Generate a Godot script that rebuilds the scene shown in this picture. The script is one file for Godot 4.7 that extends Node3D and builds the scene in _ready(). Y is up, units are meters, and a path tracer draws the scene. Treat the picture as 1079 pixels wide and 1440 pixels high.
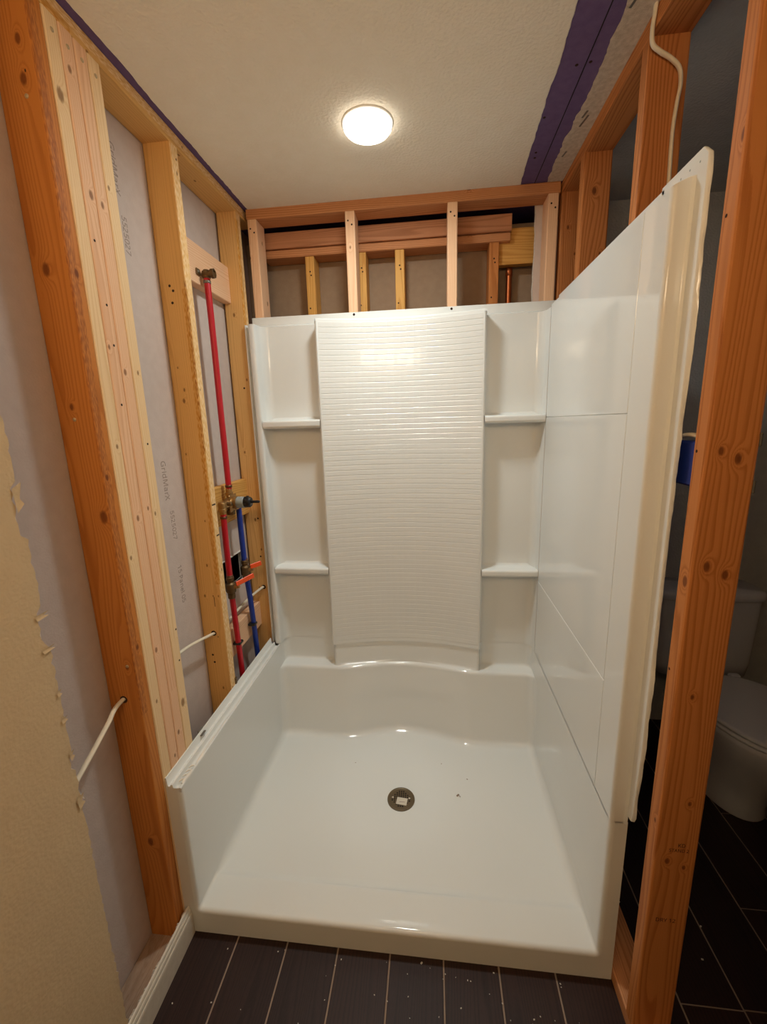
extends Node3D
# Bathroom remodel: a white alcove shower set between open stud walls.
# x: left stud faces are x = 0, right stud faces x = W; y up from the floor; z: back stud faces z = 0, towards the camera +z.

const W := 1.256
const ZF := 0.923      # front of the shower base
const H := 2.409       # ceiling
const YJ := 0.529      # joint between base and wall panels
const XI0 := 0.046     # inner faces of the shower
const XI1 := 1.213

var M := {}
var taken := {}
var rng := RandomNumberGenerator.new()


# ------------------------------------------------------------------ helpers
func numbered(called: String) -> String:
	var n = taken.get(called, 0)
	taken[called] = n + 1
	return called if n == 0 else "%s_%03d" % [called, n]

func tag(o: Node, label: String, category := "", group := "") -> Node:
	o.set_meta("label", label)
	if category: o.set_meta("category", category)
	if group: o.set_meta("group", group)
	return o

func thing(called: String, label: String, category: String, at := Vector3.ZERO, group := "") -> Node3D:
	var o := Node3D.new()
	o.name = numbered(called)
	add_child(o, true)
	o.position = at
	tag(o, label, category, group)
	return o

func struct_root(called: String, label: String) -> Node3D:
	var o := Node3D.new()
	o.name = called
	add_child(o, true)
	o.set_meta("kind", "structure")
	o.set_meta("label", label)
	return o

func part(parent: Node, called: String, mesh: Mesh, m: Material, at := Vector3.ZERO, label := "") -> MeshInstance3D:
	var o := MeshInstance3D.new()
	o.name = called
	o.mesh = mesh
	if m: o.material_override = m
	o.position = at
	o.cast_shadow = GeometryInstance3D.SHADOW_CASTING_SETTING_ON
	parent.add_child(o, true)
	if label: o.set_meta("label", label)
	return o

func mb() -> SurfaceTool:
	var st := SurfaceTool.new()
	st.begin(Mesh.PRIMITIVE_TRIANGLES)
	return st

func done(st: SurfaceTool) -> ArrayMesh:
	st.generate_normals()
	return st.commit()

# a quad given counter-clockwise as seen from its front
func qd(st: SurfaceTool, a: Vector3, b: Vector3, c: Vector3, d: Vector3, ua := Vector2.ZERO, ub := Vector2.ZERO, uc := Vector2.ZERO, ud := Vector2.ZERO) -> void:
	for v in [[a, ua], [c, uc], [b, ub], [a, ua], [d, ud], [c, uc]]:
		st.set_uv(v[1])
		st.add_vertex(v[0])

func tri(st: SurfaceTool, a: Vector3, b: Vector3, c: Vector3) -> void:
	for v in [a, c, b]:
		st.set_uv(Vector2(v.x, v.y))
		st.add_vertex(v)

# rows of points; (next in row) x (next row) points to the front
func skin(st: SurfaceTool, rows: Array, group := 0) -> void:
	st.set_smooth_group(group)
	for k in rows.size() - 1:
		var p: PackedVector3Array = rows[k]
		var q: PackedVector3Array = rows[k + 1]
		for i in p.size() - 1:
			qd(st, p[i], p[i + 1], q[i + 1], q[i], Vector2(p[i].x + p[i].z, p[i].y), Vector2(p[i + 1].x + p[i + 1].z, p[i + 1].y), Vector2(q[i + 1].x + q[i + 1].z, q[i + 1].y), Vector2(q[i].x + q[i].z, q[i].y))

# a bar with eased long edges, from lo to hi, its length along an axis (0 x, 1 y, 2 z).
# u runs round the bar in units of 0.256 m from the corner of its first face, v along it in units of 2.4 m.
func bar(st: SurfaceTool, lo: Vector3, hi: Vector3, axis: int, r := 0.0035, uo := 0.0, vo := 0.0) -> void:
	var e3 := Vector3.ZERO
	e3[axis] = 1.0
	var e1: Vector3 = [Vector3(0, 1, 0), Vector3(0, 0, 1), Vector3(1, 0, 0)][axis]
	var e2: Vector3 = [Vector3(0, 0, 1), Vector3(1, 0, 0), Vector3(0, 1, 0)][axis]
	var c := (lo + hi) * 0.5
	var s := hi - lo
	var a := absf(s.dot(e1)) * 0.5
	var b := absf(s.dot(e2)) * 0.5
	var l := absf(s.dot(e3)) * 0.5
	r = minf(r, minf(a, b) * 0.45)
	var ring := PackedVector2Array()
	var per := PackedFloat32Array()
	# starts in the middle of the corner (+e1, -e2) and runs along +e1 first
	for q in 4:
		var sx: float = [1, 1, -1, -1][q]
		var sy: float = [-1, 1, 1, -1][q]
		for k in 3:
			var an: float = [-PI / 2, 0.0, PI / 2, PI][q] + k * PI / 4
			ring.append(Vector2(sx * (a - r) + r * cos(an), sy * (b - r) + r * sin(an)))
	ring.append(ring[0])
	var run := 0.0
	for i in ring.size():
		if i > 0: run += ring[i].distance_to(ring[i - 1])
		per.append(run)
	for i in 12:
		st.set_smooth_group(-1)
		var p := ring[i]
		var q := ring[i + 1]
		var P0 := c + e1 * p.x + e2 * p.y
		var P1 := c + e1 * q.x + e2 * q.y
		var u0 := uo + per[i] / 0.256
		var u1 := uo + per[i + 1] / 0.256
		var v0 := vo + 1.0
		var v1 := vo + 1.0 - 2.0 * l / 2.4
		qd(st, P0 - e3 * l, P1 - e3 * l, P1 + e3 * l, P0 + e3 * l, Vector2(u0, v0), Vector2(u1, v0), Vector2(u1, v1), Vector2(u0, v1))
	st.set_smooth_group(-1)
	for i in 12:
		var P0 := e1 * ring[i].x + e2 * ring[i].y
		var P1 := e1 * ring[i + 1].x + e2 * ring[i + 1].y
		for top in [1.0, -1.0]:
			var t := [c + e3 * l * top, c + P0 + e3 * l * top, c + P1 + e3 * l * top]
			var uv := [Vector2(0.1, 0.1), Vector2(0.1 + ring[i].x / 0.256, 0.1 + ring[i].y / 0.9), Vector2(0.1 + ring[i + 1].x / 0.256, 0.1 + ring[i + 1].y / 0.9)]
			var order := [0, 2, 1] if top > 0 else [0, 1, 2]
			for o in order:
				st.set_uv(uv[o])
				st.add_vertex(t[o])

func bar_mesh(lo: Vector3, hi: Vector3, axis: int, r := 0.0035, uo := 0.0, vo := 0.0) -> ArrayMesh:
	var st := mb()
	bar(st, lo, hi, axis, r, uo, vo)
	return done(st)

# a board as a part whose origin is the middle of its underside
func board(parent: Node, called: String, lo: Vector3, hi: Vector3, axis: int, m: Material, label := "", r := 0.0035, uo := 0.0, vo := 0.0) -> MeshInstance3D:
	var o := Vector3((lo.x + hi.x) * 0.5, lo.y, (lo.z + hi.z) * 0.5)
	return part(parent, called, bar_mesh(lo - o, hi - o, axis, r, uo, vo), m, o, label)

# a tube along points
func tube(st: SurfaceTool, pts: PackedVector3Array, radii, sides := 12, flat := 1.0, caps := true) -> void:
	var rows := []
	var ref := Vector3.UP
	var dir0 := (pts[1] - pts[0]).normalized()
	if absf(dir0.dot(ref)) > 0.9: ref = Vector3.RIGHT
	var n := ref.cross(dir0).normalized()
	for k in pts.size():
		var d: Vector3 = (pts[mini(k + 1, pts.size() - 1)] - pts[maxi(k - 1, 0)]).normalized()
		n = (n - d * n.dot(d)).normalized()
		var b := d.cross(n)
		var r: float = radii if radii is float else radii[k]
		var row := PackedVector3Array()
		for i in sides + 1:
			var an := TAU * (i % sides) / sides
			row.append(pts[k] + n * cos(an) * r + b * sin(an) * r * flat)
		rows.append(row)
	skin(st, rows, 1)
	if caps:
		st.set_smooth_group(-1)
		for i in sides:
			tri(st, pts[0], rows[0][i + 1], rows[0][i])
			tri(st, pts[-1], rows[-1][i], rows[-1][i + 1])

func tube_mesh(pts: PackedVector3Array, radii, sides := 12, flat := 1.0) -> ArrayMesh:
	var st := mb()
	tube(st, pts, radii, sides, flat)
	return done(st)

func smooth_path(ctrl: Array, per := 8) -> PackedVector3Array:
	var out := PackedVector3Array()
	for i in ctrl.size() - 1:
		var p0: Vector3 = ctrl[maxi(i - 1, 0)]
		var p3: Vector3 = ctrl[mini(i + 2, ctrl.size() - 1)]
		for k in per:
			out.append(ctrl[i].cubic_interpolate(ctrl[i + 1], p0, p3, float(k) / per))
	out.append(ctrl[-1])
	return out

# (radius, height) profile turned about an axis through the origin
func lathe(st: SurfaceTool, prof: Array, sides := 24, xf := Transform3D(), sharp := false) -> void:
	var rows := []
	for p in prof:
		var row := PackedVector3Array()
		for i in sides + 1:
			var an := -TAU * (i % sides) / sides
			row.append(xf * Vector3(p[0] * cos(an), p[1], p[0] * sin(an)))
		rows.append(row)
	if sharp:
		for k in rows.size() - 1:
			skin(st, [rows[k], rows[k + 1]], 10 + k)
	else:
		skin(st, rows, 1)

func lathe_mesh(prof: Array, sides := 24, xf := Transform3D(), sharp := false) -> ArrayMesh:
	var st := mb()
	lathe(st, prof, sides, xf, sharp)
	return done(st)

func along(axis: Vector3, at := Vector3.ZERO) -> Transform3D:      # turns +y to the axis
	if axis.is_equal_approx(Vector3.UP): return Transform3D(Basis(), at)
	return Transform3D(Basis(Quaternion(Vector3.UP, axis.normalized())), at)

func box_mesh(lo: Vector3, hi: Vector3, bevel := 0.002) -> ArrayMesh:
	var st := mb()
	rbox(st, lo, hi, bevel)
	return done(st)

# a box with all edges chamfered
func rbox(st: SurfaceTool, lo: Vector3, hi: Vector3, bv := 0.002, xf := Transform3D()) -> void:
	var c := (lo + hi) * 0.5
	var h := (hi - lo) * 0.5
	st.set_smooth_group(-1)
	for ax in 3:
		for s in [-1.0, 1.0]:
			var n := Vector3.ZERO; n[ax] = s
			var u := Vector3.ZERO; u[(ax + 1) % 3] = 1
			var v := Vector3.ZERO; v[(ax + 2) % 3] = s
			var hu := h[(ax + 1) % 3] - bv
			var hv := h[(ax + 2) % 3] - bv
			var o := c + n * h[ax]
			qd(st, xf * (o - u * hu - v * hv), xf * (o + u * hu - v * hv), xf * (o + u * hu + v * hv), xf * (o - u * hu + v * hv), Vector2(0, 0), Vector2(hu * 2, 0), Vector2(hu * 2, hv * 2), Vector2(0, hv * 2))
			# the chamfer towards +u and -u of this face is shared by pairs: draw towards (ax+1)
			for t in [-1.0, 1.0]:
				var o2: Vector3 = c + u * (t * h[(ax + 1) % 3]) + n * (h[ax] - bv)
				var o1: Vector3 = c + n * h[ax] + u * (t * hu)
				var w := Vector3.ZERO; w[(ax + 2) % 3] = s * t
				qd(st, xf * (o1 - w * hv), xf * (o2 - w * hv), xf * (o2 + w * hv), xf * (o1 + w * hv))
	for sx in [-1.0, 1.0]:
		for sy in [-1.0, 1.0]:
			for sz in [-1.0, 1.0]:
				var a := c + Vector3(sx * h.x, sy * (h.y - bv), sz * (h.z - bv))
				var b := c + Vector3(sx * (h.x - bv), sy * h.y, sz * (h.z - bv))
				var d := c + Vector3(sx * (h.x - bv), sy * (h.y - bv), sz * h.z)
				if sx * sy * sz > 0: tri(st, xf * a, xf * b, xf * d)
				else: tri(st, xf * a, xf * d, xf * b)


# ------------------------------------------------------------------ materials
func flat_mat(called: String, c: Color, rough := 0.6, metal := 0.0, spec := 0.5) -> StandardMaterial3D:
	var m := StandardMaterial3D.new()
	m.resource_name = called
	m.albedo_color = c
	m.roughness = rough
	m.metallic = metal
	m.metallic_specular = spec
	m.cull_mode = BaseMaterial3D.CULL_DISABLED
	M[called] = m
	return m

# Lumber: 256 px round the stick (1 mm each), 1024 px along it. knots: [u px, v px, radius mm]
func wood(called: String, sd: int, light: Color, dark: Color, ring := 0.09, contrast := 0.6, knots := [], marks := [], tones := []) -> void:
	var w := 256
	var h := 1024
	var big := FastNoiseLite.new()
	big.seed = sd; big.frequency = 0.011; big.fractal_octaves = 2
	var fine := FastNoiseLite.new()
	fine.seed = sd + 7; fine.frequency = 0.35; fine.fractal_octaves = 2
	var layers := []
	for q in [[big, 230, 164, 0.0], [fine, 614, 61, 0.0], [big, 102, 123, 300.0], [fine, 230, 358, 0.0]]:
		q[0].offset = Vector3(q[3], 0, 0)
		var i2: Image = q[0].get_image(q[1], q[2], false, false, false)
		i2.convert(Image.FORMAT_L8)
		i2.resize(w, h, Image.INTERPOLATE_CUBIC)
		layers.append(i2.get_data())
	var n_big: PackedByteArray = layers[0]
	var n_fib: PackedByteArray = layers[1]
	var n_tone: PackedByteArray = layers[2]
	var n_spot: PackedByteArray = layers[3]
	var data := PackedByteArray()
	data.resize(w * h * 3)
	var at := 0
	var px := 0
	for y in h:
		var near := []
		for k in knots:
			if absf(y - k[1]) * 1.9 < k[2] * 9.0: near.append(k)
		var bands := []
		for tn in tones:
			if y >= tn[2] and y <= tn[3]: bands.append(tn)
		for x in w:
			var r := x * ring + 3.2 * (n_big[px] / 127.5 - 1.0) + 9.0
			var kd := 0.0
			for k in near:
				var dx: float = x - k[0]
				var R: float = k[2]
				if absf(dx) < R * 6.0:
					var dy: float = (y - k[1]) * 1.9
					var d2 := (dx * dx + dy * dy * 0.55) / (R * R)
					r += 3.2 * exp(-d2 * 0.22)
					kd = maxf(kd, clampf(1.45 - d2 * 0.75 + 0.3 * (n_spot[px] / 127.5 - 1.0), 0.0, 1.0))
			var f := r - floorf(r)
			var late := smoothstep(0.35, 0.88, f) * (1.0 - smoothstep(0.9, 1.0, f))
			var t := clampf(late * contrast + 0.18 * (n_fib[px] / 127.5 - 1.0) + 0.18 * (n_tone[px] / 127.5 - 1.0), 0.0, 1.0)
			var c := light.lerp(dark, t)
			for tn in bands:            # [from u, to u, from v, to v, colour, share]: rough wane, sap stain
				if x >= tn[0] and x <= tn[1]:
					var m: float = clampf(0.5 + 1.6 * (n_spot[px] / 127.5 - 1.0), 0.0, 1.0)
					c = c.lerp(tn[4], m * tn[5])
			if kd > 0.0: c = c.lerp(Color(dark.r * 0.52, dark.g * 0.42, dark.b * 0.34), kd * 0.62)
			data[at] = c.r8
			data[at + 1] = c.g8
			data[at + 2] = c.b8
			at += 3
			px += 1
	var im := Image.create_from_data(w, h, false, Image.FORMAT_RGB8, data)
	for k in marks:                 # [u, v, w, h, colour]: pencil marks, nail holes
		im.fill_rect(Rect2i(k[0], k[1], k[2], k[3]), k[4])
	var m := flat_mat(called, Color.WHITE, 0.62, 0.0, 0.35)
	m.albedo_texture = ImageTexture.create_from_image(im)

func noise_mat(called: String, a: Color, b: Color, scale: float, rough: float, bump := 0.0, spec := 0.4, sd := 3) -> StandardMaterial3D:
	var n := FastNoiseLite.new()
	n.seed = sd; n.frequency = 0.02; n.fractal_octaves = 4
	var t := NoiseTexture2D.new()
	t.width = 512; t.height = 512; t.seamless = true; t.noise = n
	var g := Gradient.new()
	g.set_color(0, a); g.set_color(1, b)
	t.color_ramp = g
	var m := flat_mat(called, Color.WHITE, rough, 0.0, spec)
	m.albedo_texture = t
	m.uv1_triplanar = true
	m.uv1_world_triplanar = true
	m.uv1_scale = Vector3.ONE * scale
	if bump > 0.0:
		var n2 := FastNoiseLite.new()
		n2.seed = sd + 1; n2.frequency = 0.12; n2.fractal_octaves = 3
		var t2 := NoiseTexture2D.new()
		t2.width = 512; t2.height = 512; t2.seamless = true; t2.noise = n2
		t2.as_normal_map = true; t2.bump_strength = bump
		m.normal_enabled = true
		m.normal_texture = t2
	return m

func make_materials() -> void:
	flat_mat("acrylic", Color8(232, 235, 234), 0.05, 0.0, 0.5)
	flat_mat("raw_edge", Color8(222, 212, 188), 0.7)
	flat_mat("lamp_trim", Color8(240, 238, 232), 0.5)
	flat_mat("chrome", Color8(190, 180, 165), 0.32, 1.0)
	flat_mat("bronze", Color8(122, 108, 88), 0.4, 1.0)
	flat_mat("brass", Color8(176, 140, 92), 0.38, 0.85)
	flat_mat("brass_dark", Color8(112, 90, 62), 0.5, 0.8)
	flat_mat("copper_ring", Color8(120, 84, 66), 0.4, 0.9)
	flat_mat("copper", Color8(170, 94, 54), 0.4, 0.9)
	flat_mat("red_pex", Color8(190, 22, 40), 0.35)
	flat_mat("blue_pex", Color8(24, 54, 150), 0.35)
	flat_mat("orange_paint", Color8(240, 88, 34), 0.4)
	flat_mat("grey_plastic", Color8(150, 160, 162), 0.5)
	flat_mat("black_plastic", Color8(22, 22, 24), 0.4)
	flat_mat("cable_white", Color8(232, 222, 200), 0.55)
	flat_mat("white_plastic", Color8(236, 232, 224), 0.45)
	flat_mat("blue_box", Color8(18, 44, 130), 0.45)
	flat_mat("porcelain", Color8(226, 226, 228), 0.12)
	flat_mat("steel", Color8(130, 126, 118), 0.45, 0.7)
	flat_mat("grey_dark", Color8(86, 82, 76), 0.6)
	flat_mat("ink", Color8(160, 144, 134), 0.8)
	flat_mat("stamp_ink", Color8(52, 26, 12), 0.8)
	flat_mat("pencil", Color8(46, 34, 24), 0.8)
	flat_mat("nail_head", Color8(200, 176, 140), 0.4, 0.3)
	flat_mat("nail_hole", Color8(48, 26, 14), 0.9)
	flat_mat("grout", Color8(150, 132, 118), 0.9)
	flat_mat("void", Color8(12, 11, 11), 0.9)
	flat_mat("sticker", Color8(214, 206, 190), 0.6)
	flat_mat("plaster_dust", Color8(214, 208, 198), 0.9)
	noise_mat("drywall_back", Color8(206, 191, 184), Color8(212, 198, 191), 2.2, 0.9, 0.4, 0.2, 5)
	noise_mat("drywall_back_brown", Color8(158, 134, 112), Color8(166, 143, 120), 2.6, 0.9, 0.6, 0.2, 15)
	noise_mat("beige_paint", Color8(206, 184, 150), Color8(210, 189, 155), 1.6, 0.75, 0.5, 0.3, 8)
	noise_mat("ceiling_paint", Color8(247, 238, 220), Color8(250, 242, 226), 1.3, 0.85, 1.0, 0.25, 11)
	noise_mat("joint_paper", Color8(196, 182, 166), Color8(226, 214, 200), 5.0, 0.9, 3.0, 0.2, 13)
	noise_mat("purple_board", Color8(110, 90, 132), Color8(120, 100, 142), 3.0, 0.85, 0.6, 0.25, 17)
	noise_mat("grey_wall", Color8(196, 196, 192), Color8(204, 204, 200), 1.4, 0.8, 1.2, 0.3, 19)
	noise_mat("gypsum", Color8(216, 206, 192), Color8(240, 234, 224), 9.0, 0.95, 3.0, 0.2, 21)
	noise_mat("base_paint", Color8(214, 208, 196), Color8(226, 220, 208), 4.0, 0.45, 0.0, 0.4, 23)
	noise_mat("subfloor", Color8(70, 58, 48), Color8(96, 82, 70), 3.0, 0.95, 0.0, 0.2, 27)
	# lumber. For left studs u 0-89 is the face towards the camera and 89-127 the room side;
	# for right studs u 0-89 is the face towards the camera and 216-254 the room side.
	var wane := Color8(196, 128, 40)
	var P := Color8(46, 30, 20)
	wood("fir_front", 3, Color8(206, 132, 62), Color8(172, 98, 38), 0.075, 0.5,
		[[62, 64, 5], [60, 92, 6], [37, 238, 7], [41, 360, 4], [75, 470, 8], [52, 876, 7], [100, 430, 4], [108, 240, 5], [70, 640, 4], [110, 620, 4]], [[66, 86, 3, 2, P]],
		[[88, 110, 0, 700, Color8(120, 62, 34), 0.42]])
	wood("spruce_pale", 11, Color8(246, 216, 172), Color8(224, 184, 130), 0.12, 0.45,
		[[18, 150, 3], [30, 330, 3], [48, 332, 2], [60, 520, 3], [20, 610, 3], [70, 660, 3], [104, 90, 7], [110, 400, 3], [98, 520, 3], [110, 700, 3], [42, 820, 3], [100, 860, 3]],
		[], [])
	wood("spruce_mid", 12, Color8(228, 180, 112), Color8(200, 146, 80), 0.10, 0.42,
		[[30, 300, 2], [44, 330, 3], [38, 345, 4], [22, 420, 2], [62, 520, 2], [50, 590, 3], [28, 640, 3], [60, 640, 2], [80, 640, 2], [58, 800, 3], [30, 860, 3], [110, 60, 3], [104, 330, 2], [112, 600, 3], [98, 800, 2]],
		[[96, 496, 24, 2, P], [104, 544, 26, 2, P], [62, 642, 2, 16, P]],
		[[89, 127, 0, 1024, Color8(246, 214, 170), 1.0], [76, 94, 200, 620, wane, 0.85], [86, 92, 190, 420, Color8(120, 62, 16), 0.5]])
	wood("spruce_third", 13, Color8(224, 178, 114), Color8(190, 136, 76), 0.10, 0.45,
		[[40, 190, 4], [70, 300, 3], [30, 430, 3], [50, 560, 4], [66, 620, 3], [40, 700, 3]],
		[], [[89, 127, 0, 1024, Color8(246, 214, 170), 0.9], [80, 98, 40, 240, wane, 0.9]])
	wood("hemfir_pink", 21, Color8(244, 202, 164), Color8(220, 164, 124), 0.14, 0.5,
		[[104, 60, 4], [112, 160, 5], [96, 300, 3], [106, 480, 4], [18, 90, 3], [20, 300, 4], [100, 640, 4], [112, 790, 3]], [], [])
	wood("hemfir_plate", 25, Color8(210, 150, 104), Color8(166, 100, 60), 0.11, 0.6,
		[[20, 150, 4], [60, 320, 5], [30, 520, 6], [90, 640, 4], [20, 800, 4]], [], [])
	wood("fir_post", 31, Color8(200, 130, 72), Color8(158, 90, 40), 0.075, 0.55,
		[[30, 505, 5], [64, 512, 5], [28, 412, 4], [58, 418, 5], [36, 624, 3], [60, 734, 3], [236, 520, 6], [244, 200, 5], [30, 800, 4], [66, 806, 3], [236, 760, 3], [226, 110, 3]], [], [])
	wood("fir_shade", 35, Color8(196, 128, 74), Color8(146, 84, 40), 0.09, 0.6,
		[[40, 250, 6], [60, 120, 3], [30, 80, 4], [70, 330, 3], [150, 200, 5], [50, 600, 4]], [], [])
	wood("plate_grey", 39, Color8(200, 142, 104), Color8(156, 100, 66), 0.08, 0.5, [[40, 100, 4], [60, 300, 4]], [], [])
	wood("plate_dusty", 47, Color8(176, 146, 122), Color8(138, 108, 86), 0.06, 0.45, [[40, 300, 4]], [], [[0, 256, 0, 1024, Color8(190, 172, 154), 0.35]])
	wood("fir_yellow", 43, Color8(224, 172, 96), Color8(190, 128, 56), 0.06, 0.5, [[46, 200, 4], [20, 90, 3]], [], [])
	for k in 3:
		wood("floor_dark_%d" % k, 61 + k, Color8(44 + k * 4, 27 + k * 2, 25), Color8(23, 13, 12), 0.10, 0.55, [], [], [[0, 256, 0, 1024, Color8(70, 54, 50), 0.14]])
		M["floor_dark_%d" % k].roughness = 0.5
		M["floor_dark_%d" % k].metallic_specular = 0.4


# ------------------------------------------------------------------ the shower base
func bump(x: float) -> float:
	var u := (x - 0.64) / 0.30
	return 0.0 if absf(u) >= 1.0 else pow(cos(u * PI / 2), 1.3)

func panel_z(x: float) -> float:        # the concave tiled panel
	var u := (x - 0.6375) / 0.3375
	return 0.042 + 0.058 * u * u

func floor_y(x: float, z: float) -> float:
	var d := Vector2(x - 0.637, z - 0.463).length()
	var y := 0.070 + 0.010 * smoothstep(0.05, 0.55, d)
	return lerpf(y, 0.087, smoothstep(0.798, 0.816, z))

func fillet(z: float) -> float:
	return lerpf(0.032, 0.008, smoothstep(0.74, 0.83, z))

func make_base() -> void:
	var t := thing("shower_pan", "glossy white acrylic shower pan with high side walls on the dark plank floor", "shower base", Vector3(W / 2, 0, ZF / 2))
	var off := -t.position
	var xs := PackedFloat32Array()
	for i in 61: xs.append(i / 60.0)
	var col := PackedFloat32Array()
	for x in [0.288, 0.2935, 0.299, 0.3045, 0.9705, 0.976, 0.9815, 0.987]: col.append(x)
	var S := PackedFloat32Array()
	for j in 25: S.append(j / 24.0)
	S.append_array([0.90, 0.93, 0.855, 0.868, 0.878, 0.888])
	S.sort()
	var zfront := ZF - 0.012
	# one ring: the U from the front of the left wall round the back to the front of the right wall
	var ring := func(inset: float, y_of: Callable, z_of: Callable, zc: float, rc: float) -> PackedVector3Array:
		var row := PackedVector3Array()
		var zmin: float = z_of.call(XI0 + 0.04)
		for j in range(S.size() - 1, -1, -1):
			var z := lerpf(zmin + rc + inset * fillet(0.0), zfront, S[j])
			var x := XI0 + inset * fillet(z)
			row.append(Vector3(x, y_of.call(x, z), z))
		var x0 := XI0 + inset * fillet(0.0)
		var x1 := XI1 - inset * fillet(0.0)
		for k in range(1, 6):
			var an := PI / 2 * k / 6.0
			row.append(Vector3(x0 + rc * (1 - cos(an)), 0, zmin + inset * fillet(0.0) + rc * (1 - sin(an))))
		var bx := PackedFloat32Array()
		for u in xs: bx.append(lerpf(x0 + rc, x1 - rc, u))
		bx.append_array(col)
		bx.sort()
		for x in bx: row.append(Vector3(x, 0, z_of.call(x) + inset * fillet(0.0)))
		for k in range(5, 0, -1):
			var an := PI / 2 * k / 6.0
			row.append(Vector3(x1 - rc * (1 - cos(an)), 0, zmin + inset * fillet(0.0) + rc * (1 - sin(an))))
		var n0 := S.size()
		for i in range(n0, row.size()):
			row[i].y = y_of.call(row[i].x, row[i].z)
		for j in S.size():
			var z := lerpf(zmin + rc + inset * fillet(0.0), zfront, S[j])
			var x := XI1 - inset * fillet(z)
			row.append(Vector3(x, y_of.call(x, z), z))
		for i in row.size(): row[i] += off
		return row
	var low := func(y: float) -> Callable:
		var f := clampf((y - 0.08) / 0.337, 0, 1)
		return func(x: float) -> float: return lerpf(0.142, 0.105, f) - lerpf(0.066, 0.056, f) * bump(x)
	var rings := []
	for k in 7:
		var an := PI / 2 * k / 6.0
		var ins := 1.0 - sin(an)
		var dy := 1.0 - cos(an)
		rings.append(ring.call(ins, func(x, z): return floor_y(x, z) + dy * fillet(z), low.call(0.09), 0.1, 0.034 * (1.0 - ins)))
	for y in [0.14, 0.2, 0.27, 0.34, 0.40]:
		rings.append(ring.call(0.0, func(_x, _z): return y, low.call(y), 0.1, 0.034))
	for k in [1, 2, 3, 4]:
		var an: float = PI / 2 * k / 4.0
		var f: Callable = low.call(0.405)
		rings.append(ring.call(0.0, func(_x, _z): return 0.403 + 0.014 * sin(an), func(x): return f.call(x) - 0.014 * (1 - cos(an)), 0.1, 0.034))
	var upper := func(x: float) -> float:
		var inside := smoothstep(0.290, 0.3045, x) * (1.0 - smoothstep(0.9705, 0.985, x))
		return lerpf(0.0335, panel_z(x) - 0.006, inside)
	for k in 5:
		var an := PI / 2 * k / 4.0
		rings.append(ring.call(0.0, func(_x, _z): return 0.4175 + 0.012 * (1 - cos(an)), func(x): return minf(upper.call(x) + 0.012 * (1 - sin(an)), low.call(0.405).call(x) - 0.0145), 0.1, 0.03))
	for y in [0.45, 0.49, YJ]:
		rings.append(ring.call(0.0, func(_x, _z): return y, upper, 0.1, 0.03))
	var st := mb()
	skin(st, rings, 1)
	# the floor of the pan and the threshold
	var inner: PackedVector3Array = rings[0]
	var back := PackedVector3Array()
	for i in range(S.size() - 1, inner.size() - S.size() + 1): back.append(inner[i])
	var rows := []
	for j in range(S.size() - 1, -1, -1):
		var row := PackedVector3Array()
		for b in back:
			var zb: float = b.z - off.z
			var z := lerpf(zb, zfront, S[j])
			var g := b.x - off.x
			var u := (g - (XI0 + fillet(0.0))) / (XI1 - XI0 - 2 * fillet(0.0))
			var x := lerpf(XI0 + fillet(z), XI1 - fillet(z), clampf(u, 0, 1))
			row.append(Vector3(x, floor_y(x, z), z) + off)
		rows.append(row)
	skin(st, rows, 1)
	# rounded front edge all round the opening, then the front face
	var edge := PackedVector3Array()
	for k in range(rings.size() - 1, -1, -1): edge.append(rings[k][0])
	var front_row: PackedVector3Array = rows[0]
	for i in range(1, front_row.size() - 1): edge.append(front_row[i])
	for k in rings.size(): edge.append(rings[k][-1])
	var path := PackedVector3Array()
	for p in edge:
		if path.is_empty() or path[-1].distance_to(p) > 0.0008: path.append(p)
	var outs := PackedVector3Array()
	for i in path.size():
		var d := (path[mini(i + 1, path.size() - 1)] - path[maxi(i - 1, 0)])
		d.z = 0
		d = d.normalized()
		outs.append(Vector3(d.y, -d.x, 0))
	var fr := []
	for k in 6:
		var an := PI / 2 * k / 5.0
		var row := PackedVector3Array()
		for i in path.size():
			row.append(path[i] + outs[i] * 0.012 * (1 - cos(an)) + Vector3(0, 0, 0.012 * sin(an)))
		fr.append(row)
	fr.reverse()
	skin(st, fr, 1)
	var q: PackedVector3Array = fr[0]
	var outer := PackedVector3Array()
	for p in q:
		var px := p.x - off.x
		var py := p.y - off.y
		if px < XI0 + 0.0005 and py > 0.0: outer.append(Vector3(0, py, ZF) + off)
		elif px > XI1 - 0.0005: outer.append(Vector3(W, py, ZF) + off)
		else: outer.append(Vector3(px, 0, ZF) + off)
	st.set_smooth_group(-1)
	for i in q.size() - 1:
		var a := outer[i]
		var b := outer[i + 1]
		if a.x != b.x and a.y != b.y:
			var c := Vector3(a.x if absf(a.x) > absf(b.x) else b.x, -t.position.y, a.z)
			tri(st, q[i], a, c)
			tri(st, q[i], c, b)
			tri(st, q[i], b, q[i + 1])
		else:
			qd(st, a, b, q[i + 1], q[i])
	# outer faces
	var hh := YJ
	qd(st, Vector3(W, 0, ZF) + off, Vector3(W, 0, 0.004) + off, Vector3(W, hh, 0.004) + off, Vector3(W, hh, ZF) + off)
	qd(st, Vector3(0, 0, 0.004) + off, Vector3(0, 0, ZF) + off, Vector3(0, hh, ZF) + off, Vector3(0, hh, 0.004) + off)
	qd(st, Vector3(W, 0, 0.004) + off, Vector3(0, 0, 0.004) + off, Vector3(0, hh, 0.004) + off, Vector3(W, hh, 0.004) + off)
	qd(st, Vector3(0, 0, 0.004) + off, Vector3(W, 0, 0.004) + off, Vector3(W, 0, ZF) + off, Vector3(0, 0, ZF) + off)
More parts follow.
